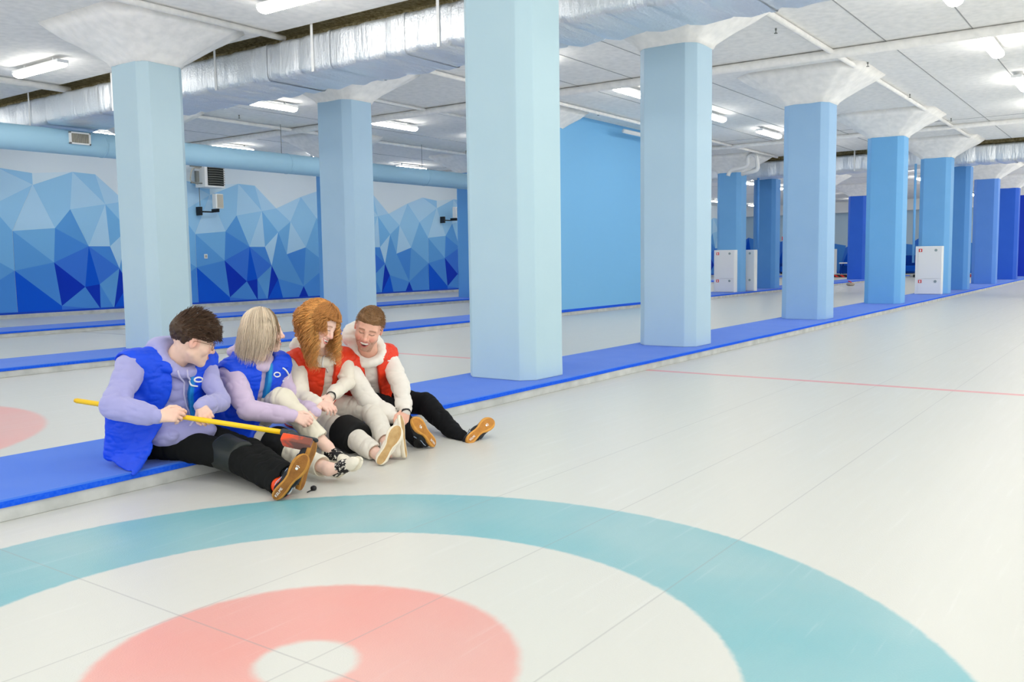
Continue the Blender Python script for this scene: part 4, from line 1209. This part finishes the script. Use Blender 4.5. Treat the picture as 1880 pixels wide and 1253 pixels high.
# hair
hp = [('U', H1.el((-.020,0,.048), (.108,.088,.090)), 0), ('U', H1.el((.035,0,.098), (.075,.066,.040)), .03), ('U', H1.el((.085,0,.070),(.035,.055,.032)), .03),
      ('S', H1.el((.135,0,-.035), (.082,.12,.085)), .006), ('S', H1.el((.04,0,-.125), (.13,.12,.108)), .008), ('S', H1.el((-.02,0,-.13), (.16,.12,.080)), .008)]
hc = flat_color((66,48,34), 1, .5)
hr = polygonize('hair', hp, .0045, hair_m, p1, color=hc, disp=lambda P: .012*(ridge(P*np.array((1,1,.6)), 55, 2)-.8)+.006*(vnoise(P, 130, 3)-.5))
reg = lambda p, v: (p[2] > .02 and p[0] > -.12) and not (p[0] > .075 and p[2] < .05)
def dir1(p, v, rs): return v*.45+np.array((.85,rs.uniform(-.3,.3),.10+.5*(p[0]<-.02)))
pa, ra, ca = scalp_strands(H1, 1300, .040, dir1, 5, reg, r0=.0024, base=(.112,.090,.118), cen=(-.010,0,.040), col=(76,54,38))
def dir1b(p, v, rs): return np.array((.45,rs.uniform(-.3,.3),-.75))+v*.25
pb, rb, cb = scalp_strands(H1, 420, .045, dir1b, 6, lambda p, v: p[0] > .055 and p[2] > .055, r0=.0024, base=(.118,.085,.110), cen=(-.005,0,.045), col=(72,50,35))
st = strands('hs', pa+pb, ra+rb, ca+cb, hair_m, p1)
join_np(hr, [st])
# glasses
gm = new_mat('thin_gold_frame', rgb(150,110,80), 0.3, 0.5, metal=.6)
bm = bmesh.new()
for s in (-1, 1):
    tube(bm, [H1.p(.103-.010*math.cos(a*math.pi/10)*s*0, s*(.033+.0235*math.cos(a*math.pi/10)), .004+.021*math.sin(a*math.pi/10)) for a in range(21)], .0014, 6)
    tube(bm, [H1.p(.102,s*.056,.012), H1.p(.06,s*.076,.012), H1.p(.0,s*.084,.010), H1.p(-.012,s*.084,-.006)], .0014, 6)
tube(bm, [H1.p(.103,-.010,.010), H1.p(.112,0,.014), H1.p(.103,.010,.010)], .0013, 6)
gl = obj('glasses', bm, gm, p1, smooth=True)
# shoes
blk = (26,30,36)
blue_l = new_mat('pale_blue_piping', rgb(170,190,215), .5, .3)
lace_b = new_mat('black_lace', rgb(30,30,34), .8, .2)
shoe(p1, S1R[0], S1R[1], S1R[2], .265, blk, gum, gum_t, side=1, stripe=blue_l, tongue=(30,34,40), lace=lace_b, label='shoe with brown sole facing the camera')
shoe(p1, S1L[0], S1L[1], S1L[2], .265, blk, gum, gum_t, side=-1, stripe=blue_l, tongue=(30,34,40), lace=lace_b, text=False)
# sock
sk = [('U', Rc(J1['ankR']-nv(np.array(J1['ankR'])-J1['kneeR'])*.055, J1['ankR'], .041, .042), 0)]
polygonize('sock', sk, .004, attr_mat_shared['shoe'], p1, color=lambda P: np.where((vnoise(P, 22, 1) > .35)[:, None], lc(240,80,35), lc(238,236,230)))

def sock(b, J, s, col):
    a = np.array(J['ank'+s]); k = np.array(J['knee'+s]); d = nv(a-k)
    polygonize('sock', [('U', Rc(a-d*.09, a+d*.01, .043, .040), 0), ('U', Rc(a+d*.01, np.array(J['foot'+s]), .036, .03), .02)], .0045, attr_mat_shared['shoe'], b, color=flat_color(col, 3))
sock(p1, J1, 'L', (30,32,34))
# broom
def broom():
    a = np.array((.672,2.43,.466)); b_ = np.array((1.248,1.55,.297)); d = nv(b_-a)
    t = thing('curling_broom', 'yellow handled curling broom with orange and black head, held by the leftmost person', 'broom', tuple(a))
    obj('handle', tube(bmesh.new(), [a-a, (b_-a)*.33, (b_-a)*.66, b_-a], .0128, 18), new_mat('yellow_handle', rgb(250,205,25), .35, .45), t, smooth=True)
    bm = bmesh.new(); tube(bm, [a*0-d*.012, a*0+d*.004], [.009, .0128], 18); obj('end_cap', bm, new_mat('yellow_cap', rgb(235,185,20), .4, .4), t, smooth=True)
    Bf = Fr(b_, nv(.92*right-.16*upv+.15*tow), .80*upv-.62*tow)     # head frame: x along the head, z up (back of pad)
    neck = [('U', Rc(b_-d*.012, b_+d*.030, .019, .017), 0), ('U', Rc(b_+d*.03, Bf.p(.05,0,.0), .018, .014), .01), ('U', Rc(Bf.p(.035,0,-.008), Bf.p(.16,0,-.008), .017, .015, (Bf.z, 1.5)), .01), ('U', Rc(Bf.p(.02,-.02,-.018), Bf.p(.02,.03,-.018), .012), .01)]
    def sh(prs, nm, c, h=.0035): 
        o = polygonize(nm, [(op, p, k) for op, p, k in prs], h, attr_mat_shared['shoe'], t, color=flat_color(c, 1, .1)); o.location = Vector(-a)  ; return o
    sh(neck, 'head_clamp', (52,60,66))
    pad = Fn(lambda P: (lambda q: np.maximum.reduce([np.abs(q[:,0]-.078)-.078, np.abs(q[:,1]-.0)-.036, np.abs(q[:,2]+.040)-.020]))(Bf.inv(P)))
    pd = [('U', Rc(Bf.p(.03,0,-.04), Bf.p(.14,0,-.04), .055), 0), ('I', pad, .018)]
    def pc(P):
        q = Bf.inv(P); m = np.clip((q[:,0]-.04)*14+(-.035-q[:,2])*20+ (vnoise(P, 70, 2)-.5)*.8, 0, .85)[:, None]
        return lc(250,84,44)*(1-m)+lc(96,82,74)*m
    o = polygonize('brush_pad', pd, .0035, cloth_m, t, color=pc); o.location = Vector(-a)
    return t
broom()

# ---------------------------------------------------------------- person 2: blonde bob, pink lavender hoodie, blue vest
J2 = dict(hipR=(1.54,2.43,.19), hipL=(1.74,2.47,.19), kneeR=(1.572,1.98,.116), kneeL=(1.700,2.12,.353),
  shR=(1.515,2.31,.515), shL=(1.805,2.26,.535), elR=(1.445,2.10,.335), wrR=(1.640,1.96,.284), elL=(1.865,2.22,.300), wrL=(1.835,1.985,.275), neck=(1.655,2.28,.600))
H2 = Fr((1.668,2.215,.743), .93*right-.33*tow+.0*upv, .99*upv+.02*right, .96)
S2R = (np.array((1.555,1.53,.016)), .66*right+.50*tow+.38*upv, .72*right-.62*tow-.35*upv)
S2L = (np.array((1.800,1.905,.004)), np.array((.06,-1,.0)), np.array((0,0,-1)))
J2['ankR'], J2['footR'] = ankle_of(S2R, .235); J2['ankL'], J2['footL'] = ankle_of(S2L, .235)
hR = ((J2['wrR'], .92*right-.30*upv+.08*tow, .75*tow+.5*upv-.2*right, 1, [(40,55,30),(44,58,30),(50,60,30),(56,62,30)]), dict(sc=.92))
hL = ((J2['wrL'], -.45*right-.78*upv+.35*tow, .6*tow+.65*right, -1, [(35,60,40),(38,62,40),(42,64,40),(46,66,40)]), dict(sc=.88))
p2 = person('person with straight blonde bob in pale pink hoodie and blue vest, clasping a raised knee', J2, H2,
  dict(hands=[hR, hL], skin=(240,206,190), brow=(120,90,70), closed=False, smile=1, fem=True))
T2p, T2 = torso_prims(J2, (-.12,-1,0), .185, .125)
F2 = Fr(np.array(J2['neck'])+[.0,.0,.0], (.12,-.98,-.25), (.06,-.2,.97))
h2, h2L = hoodie(p2, J2, T2, T2p, (206,188,216), 21, F2, dict(r=.080, t=.034, bag=(.07,.11,.055), bagp=(-.10,0,.0)), slee=dict(R=(.074,.062,.048), L=(.060,.056,.048)))
trousers(p2, J2, (232,226,208), 22, r=(.100,.074,.060), cuffR=.86, cuffL=.78)
kp = knee_pad(p2, np.array(J2['kneeR'])+[.004,-.015,.0], np.array(J2['ankR'])-np.array(J2['hipR']), .106, .095, pad_m, 'black knee pad on the flat leg')
def mk_open(T, c, w, flare=.05, fz=.2, c1=0.0):
    def f(P):
        q = P-T.o; l = q@T.y; fx = q@T.x; u = q@T.z
        cc = c+c1*np.clip((fz-u)/.2, 0, 1.5); ww = w+flare*np.clip((fz-u)/.2, 0, 1.5)**1.3
        return np.maximum(np.abs(l-cc)-ww, -(fx-.015))
    return f
v2, v2L, _ = vest(p2, J2, T2, T2p, (0,72,226), (24,140,205), 23, mk_open(T2, .0, .022, .05, .12), hoodF=F2, floor_cut=False, arm=dict(R=.074, L=.055),
  extra=[Tri((1.405,2.43,.15),(1.425,2.12,.095),(1.575,2.14,.315),.020), Tri((1.405,2.43,.15),(1.575,2.14,.315),(1.43,2.40,.36),.026), Rc((1.46,2.45,.18),(1.70,2.54,.18),.09)],
  cuts=[Fn(lambda P: np.maximum(P[:,2]-.103, 2.212-P[:,1])), Fn(lambda P: (P[:,2]-.085))])
e2 = np.array((1.640,2.12,.503))
surf_tube('emblem_ring', v2L, None, ring_pts(e2, .013, 0, 360, 20), -tow, .0042, wt, v2, 'white ring emblem')
surf_tube('emblem_arc', v2L, None, ring_pts(e2+.004*right, .042, -75, 62), -tow, .0048, wt, v2)
# hair: straight bob that hangs with gravity
def hang_strands(H, n, seed, az_ok, drop, rr, col, cvar, k=14, r0=.0016, curl=0.0, cfreq=3.0, spread=1.0, part=0.0, lobe=(.106,.092,.104), cen=(-.016,0,.040), floor_=None, face_cap=None, tmax=1.48, lean=(0,0,0), wob=0.0):
    rs = np.random.RandomState(seed); paths = []; rads = []; cols = []
    D = H.M@np.array((0,0,-1.0))                       # gravity in head space
    while len(paths) < n:
        az = rs.uniform(-math.pi, math.pi); 
        if not az_ok(az, rs): continue
        top = rs.uniform(0.02, .75)                    # where on the dome the strand starts
        fac = face_cap is not None and face_cap[0] < az < face_cap[1]
        pts = []; q = None
        side = 1 if math.sin(az) >= part else -1
        L_ = drop*rs.uniform(.62, 1.08); dome = 7; scl = rs.uniform(.92, 1.10)
        for i in range(dome):
            th = (top*min(1,tmax)+(tmax-top*min(1,tmax))*i/(dome-1))
            v = np.array((math.sin(th)*math.cos(az), math.sin(th)*math.sin(az), math.cos(th)))
            pts.append(np.array(cen)+v*np.array(lobe)*scl)
        out = np.array((math.cos(az), math.sin(az), 0))*spread
        q = pts[-1].copy(); m = k-dome
        for i in range(m):
            f = (i+1)/m
            q = q+D*L_/m+out*rr*(.5-f)*L_/m*2+np.array(lean)*L_/m*f+rs.normal(size=3)*wob
            pts.append(q.copy())
        pts = np.array([H.p(p) for p in pts])
        if curl:
            t = np.linspace(0, 1, len(pts)); ph = rs.uniform(0, 6.28); fq = cfreq*rs.uniform(.8, 1.2)
            kk = 4*len(pts); tt = np.linspace(0, 1, kk)
            pts = np.stack([np.interp(tt, t, pts[:, a]) for a in range(3)], 1)
            tan = np.gradient(pts, axis=0); tan /= ln(tan)[:, None]+1e-9
            n1 = np.cross(tan, [.3,.2,.93]); n1 /= ln(n1)[:, None]+1e-9; n2 = np.cross(tan, n1)
            am = curl*(.35+.65*tt)*rs.uniform(.6, 1.3)
            pts = pts+am[:, None]*(np.cos(tt*fq*6.28+ph)[:, None]*n1+np.sin(tt*fq*6.28+ph)[:, None]*n2)
        if floor_ is not None: pts = floor_(pts)
        kk = len(pts)
        paths.append(pts); rads.append(r0*np.concatenate([np.linspace(.8, 1, kk//2), np.linspace(1, .25, kk-kk//2)]))
        cols.append(lc(*col)*(1+cvar*rs.uniform(-1, 1)))
    return paths, rads, cols
hp = [('U', H2.el((-.018,0,.042), (.106,.092,.098)), 0), ('U', H2.el((-.035,0,-.045), (.078,.090,.105)), .04), ('S', H2.el((.125,0,-.030), (.080,.085,.125)), .01), ('S', Rc(H2.p(-.0,0,-.1), H2.p(.03,0,-.3), .05), .02)]
def c2(P):
    L = H2.inv(P); c = np.tile(lc(214,196,170), (len(P), 1))*(.75+.5*vnoise(P*np.array((1,1,.15)), 140, 2))[:, None]
    m = np.clip((L[:,2]-.10)*30, 0, .8)[:, None]; return c*(1-m)+lc(120,98,74)*m
hr = polygonize('hair', hp, .0045, hair_m, p2, color=c2, disp=lambda P: .004*(ridge(P*np.array((1,1,.25)), 70, 2)-.7))
azok = lambda az, rs: abs(az) > 1.15 or (abs(az) > .8 and rs.rand() < .3)
P_, R_, C_ = hang_strands(H2, 1500, 4, azok, .235, .30, (226,208,184), .22, r0=.0015, lobe=(.108,.094,.104), lean=(-.35,0,0), wob=.0022)
P3_, R3_, C3_ = hang_strands(H2, 70, 9, lambda az, rs: .5 < abs(az) < 1.2, .19, .3, (150,126,98), .3, r0=.0015)
join_np(hr, [strands('hs', P_+P3_, R_+R3_, C_+C3_, hair_m, p2)])
wh = (238,232,216)
dot_m = cream_s
shoe(p2, S2R[0], S2R[1], S2R[2], .235, wh, cream_s, tan_t, side=1, tongue=(24,24,26), lace=None, text=False, dots=True, vamp=(24,24,26), label='cream sneaker with black dotted tongue, toe up')
shoe(p2, S2L[0], S2L[1], S2L[2], .235, wh, cream_s, tan_t, side=-1, tongue=(24,24,26), lace=None, text=False, dots=True, vamp=(24,24,26), label='black dotted sneaker flat on the ice')

# ---------------------------------------------------------------- person 3: red curly hair, off white hoodie, red vest
J3 = dict(hipR=(2.10,2.43,.19), hipL=(2.30,2.46,.19), kneeR=(2.089,1.99,.100), kneeL=(2.359,2.06,.205),
  shR=(2.006,2.33,.520), shL=(2.335,2.27,.510), elR=(1.900,2.20,.330), wrR=(1.890,2.03,.318), elL=(2.235,2.14,.385), wrL=(1.985,2.01,.350), neck=(2.120,2.27,.585))
H3 = Fr((2.043,2.16,.755), .78*right+.36*tow-.42*upv, .88*upv+.42*right, .97)
S3R = (np.array((1.880,1.545,.012)), .45*right+.84*upv-.15*tow, .97*tow+.10*right+.1*upv)
S3L = (np.array((2.105,1.535,.006)), -.10*right+.97*upv+.08*tow, .98*right+.16*tow)
J3['ankR'], J3['footR'] = ankle_of(S3R, .245); J3['ankL'], J3['footL'] = ankle_of(S3L, .255)
hR = ((J3['wrR'], .85*right-.25*upv+.3*tow, .45*tow+.8*upv, 1, [(25,40,25),(30,45,25),(38,50,25),(45,50,25)]), dict(sc=.88))
hL = ((J3['wrL'], -.35*right-.80*upv+.45*tow, .7*tow+.5*right+.3*upv, -1, [(40,55,30),(44,58,30),(50,60,30),(55,60,30)]), dict(sc=.88))
p3 = person('person with long curly ginger hair in off-white hoodie and red vest, smiling downwards', J3, H3,
  dict(hands=[hR, hL], skin=(244,208,192), brow=(150,96,60), closed=True, smile=1, fem=True))
T3p, T3 = torso_prims(J3, (-.30,-.95,0), .180, .120)
F3 = Fr(np.array(J3['neck'])+[.0,.0,.0], (-.1,-.98,-.3), (.0,-.3,.95))
h3, h3L = hoodie(p3, J3, T3, T3p, (232,226,212), 31, F3, dict(r=.080, t=.034, bag=(.075,.12,.07), bagp=(-.10,-.02,.01)), slee=dict(R=(.068,.058,.046), L=(.062,.052,.044)))
trousers(p3, J3, (232,228,218), 32, r=(.100,.078,.058), cuffR=.80, cuffL=.76)
knee_pad(p3, np.array(J3['kneeR'])+[.0,-.02,.0], np.array(J3['ankR'])-np.array(J3['hipR']), .108, .085, pad_m, 'black knee pad on the nearer leg')
v3, v3L, _ = vest(p3, J3, T3, T3p, (226,58,24), None, 33, mk_open(T3, .02, .035, .03, .15), hoodF=F3, arm=.072)
for sa, sb in (((2.08,2.12,.60), (2.10,2.12,.42)), ((2.02,2.14,.58), (2.03,2.14,.47))):
    pts = [np.array(sa)+(np.array(sb)-np.array(sa))*i/8+.003*math.sin(i)*right for i in range(9)]
    surf_tube('drawstring', h3L, None, pts, -tow, .0045, M['white_paint'], h3, lift=.004)
hp = [('U', H3.el((-.022,0,.044), (.108,.096,.098)), 0), ('U', El(H3.p(-.06,-.0,-.04), (.085,.095,.115)), .05), ('S', H3.el((.125,-.015,-.028), (.092,.098,.115)), .008)]
def c3(P): return lc(190,124,60)*(.6+.8*vnoise(P, 70, 2))[:, None]
hr = polygonize('hair', hp, .005, hair_m, p3, color=c3, disp=lambda P: .016*(ridge(P, 42, 2)-.8))
def fl3(p): 
    return p
P_, R_, C_ = hang_strands(H3, 1050, 14, lambda az, rs: az < -1.5, .33, .60, (232,170,98), .38, r0=.0015, curl=.022, cfreq=5.5, lobe=(.110,.096,.103), cen=(-.02,0,.042))
P2b, R2b, C2b = hang_strands(H3, 420, 15, lambda az, rs: -1.75 < az < -1.35 or .5 < az < 1.9, .25, .10, (236,176,104), .38, r0=.0014, curl=.020, cfreq=6, lobe=(.106,.092,.102), cen=(-.01,0,.042))
P2c, R2c, C2c = hang_strands(H3, 620, 16, lambda az, rs: az < -1.8 or az > 2.0, .24, 1.3, (220,156,86), .38, r0=.0014, curl=.020, cfreq=5, lobe=(.116,.104,.107), cen=(-.03,0,.042))
P2e, R2e, C2e = hang_strands(H3, 260, 18, lambda az, rs: -1.65 < az < -1.05 or (-1.05 <= az < -.75 and rs.rand() < .6), .10, .5, (210,148,84), .25, r0=.0013, curl=.010, cfreq=4, lobe=(.112,.104,.110), cen=(-.012,0,.046))
P2d, R2d, C2d = hang_strands(H3, 700, 17, lambda az, rs: -1.7 < az < 1.1, .012, .2, (206,144,82), .25, r0=.0013, curl=.006, cfreq=3, lobe=(.112,.102,.108), cen=(-.008,0,.044), tmax=1.18)
join_np(hr, [strands('hs', P_+P2b+P2c+P2d+P2e, R_+R2b+R2c+R2d+R2e, C_+C2b+C2c+C2d+C2e, hair_m, p3, n=3)])
shoe(p3, S3R[0], S3R[1], S3R[2], .245, (240,234,220), cream_s, tan_t, side=1, wsc=1.2, tongue=(240,234,220), text=False, lace=M['white_paint'], label='cream sneaker with tan sole facing the camera')
shoe(p3, S3L[0], S3L[1], S3L[2], .255, (240,234,220), cream_s, tan_t, side=-1, tongue=(240,234,220), text=False, lace=M['white_paint'], label='cream sneaker standing on its heel')
def band(nm, par, J, s, r, w, mat, t=.80, lab=None):
    a = np.array(J['el'+s]); b_ = np.array(J['wr'+s]); d = nv(b_-a); c = b_+d*t
    pts = []
    u = nv(np.cross(d, (.2,.3,.9))); v_ = np.cross(d, u)
    rings = [[c+d*k+(r+.002)*(math.cos(q*math.pi/12)*u+math.sin(q*math.pi/12)*v_) for q in range(24)] for k in (-w, w)]
    rin = [[c+d*k+(r-.001)*(math.cos(q*math.pi/12)*u+math.sin(q*math.pi/12)*v_) for q in range(24)] for k in (w, -w)]
    bm = loft(bmesh.new(), rings+rin+[rings[0]], cap=False)
    o = obj(nm, bm, mat, par, smooth=True)
    if lab: o['label'] = lab
band('wristband', p3, J3, 'L', .0275, .008, M['black'], .016, 'black wristband')

# ---------------------------------------------------------------- person 4: laughing man, off white hoodie, red vest, black trousers
J4 = dict(hipR=(2.60,2.43,.19), hipL=(2.80,2.45,.19), kneeR=(2.500,2.04,.195), kneeL=(2.860,2.05,.175),
  shR=(2.345,2.27,.475), shL=(2.680,2.22,.500), elR=(2.345,2.07,.262), wrR=(2.390,1.87,.155), elL=(2.590,2.02,.330), wrL=(2.430,1.835,.205), neck=(2.500,2.22,.555))
H4 = Fr((2.396,2.10,.718), .84*tow-.44*upv-.02*right, .85*upv+.27*right+.4*tow, 1.04)
S4L = (np.array((2.640,1.51,.010)), .52*right+.42*upv-.62*tow, .80*tow+.10*right-.15*upv+.3*upv)
S4R = (np.array((2.440,1.60,.012)), -.38*right+.60*upv+.62*tow, .86*right+.50*tow)
J4['ankR'], J4['footR'] = ankle_of(S4R, .28); J4['ankL'], J4['footL'] = ankle_of(S4L, .28)
hR = ((J4['wrR'], .3*right-.5*upv+.7*tow, .7*right+.6*upv, 1, [(30,50,30)]*4), dict(sc=.98))
hL = ((J4['wrL'], -.10*right-.75*upv+.55*tow, .6*tow+.5*right+.5*upv, -1, [(30,50,30),(32,52,30),(34,52,30),(38,52,30)]), dict(sc=.98))
p4 = person('laughing person with short brown hair and stubble in white hoodie, red vest and black trousers', J4, H4,
  dict(hands=[hR, hL], skin=(236,184,162), brow=(112,74,50), closed=True, smile=1, laugh=True, beard=(104,72,50)))
T4p, T4 = torso_prims(J4, (-.52,-.85,0), .200, .130)
F4 = Fr(np.array(J4['neck'])+[.0,.0,.0], (-.62,-.74,-.30), (-.2,-.28,.93))
h4, h4L = hoodie(p4, J4, T4, T4p, (236,232,224), 41, F4, dict(r=.088, t=.036, bag=(.09,.125,.10), bagp=(-.075,-.045,.085)))
trousers(p4, J4, (22,23,26), 42, r=(.100,.078,.056))
v4, v4L, _ = vest(p4, J4, T4, T4p, (230,56,24), None, 43, mk_open(T4, .0, .045, .03, .15), hoodF=F4, arm=.076)
e4 = np.array((2.590,2.12,.472))
surf_tube('emblem_arc', v4L, None, ring_pts(e4, .018, -60, 120), -tow, .0045, wt, v4, 'small white mark')
hp = [('U', H4.el((-.018,0,.040), (.100,.081,.092)), 0), ('U', H4.el((.025,0,.088), (.058,.058,.032)), .03), ('S', H4.el((.130,0,-.015), (.085,.12,.105)), .006), ('S', H4.el((.05,0,-.115), (.13,.12,.105)), .008), ('S', H4.el((-.02,0,-.13), (.16,.12,.080)), .008)]
hr = polygonize('hair', hp, .0042, hair_m, p4, color=flat_color((134,102,70), 1, .6), disp=lambda P: .005*(ridge(P, 60, 2)-.8))
reg = lambda p, v: (p[2] > .03) and not (p[0] > .050 and p[2] < .082)
P_, R_, C_ = scalp_strands(H4, 1500, .020, lambda p, v, rs: v*.22+np.array((.7,.35+rs.uniform(-.3,.3),.12)), 25, reg, r0=.0013, base=(.108,.085,.104), cen=(-.008,0,.036), col=(168,130,88))
join_np(hr, [strands('hs', P_, R_, C_, hair_m, p4)])
shoe(p4, S4R[0], S4R[1], S4R[2], .28, blk, gum2, gum2_t, side=1, stripe=blue_l, tongue=(30,34,40), lace=lace_b, label='black shoe half hidden behind the cream sneaker')
shoe(p4, S4L[0], S4L[1], S4L[2], .28, blk, gum2, gum2_t, side=-1, stripe=blue_l, tongue=(30,34,40), lace=lace_b, label='black shoe with orange brown sole turned to the camera')
for s_ in 'RL': sock(p4, J4, s_, (24,25,28))
band('wristband', p4, J4, 'L', .0300, .008, M['black'], .016, 'black wristband')
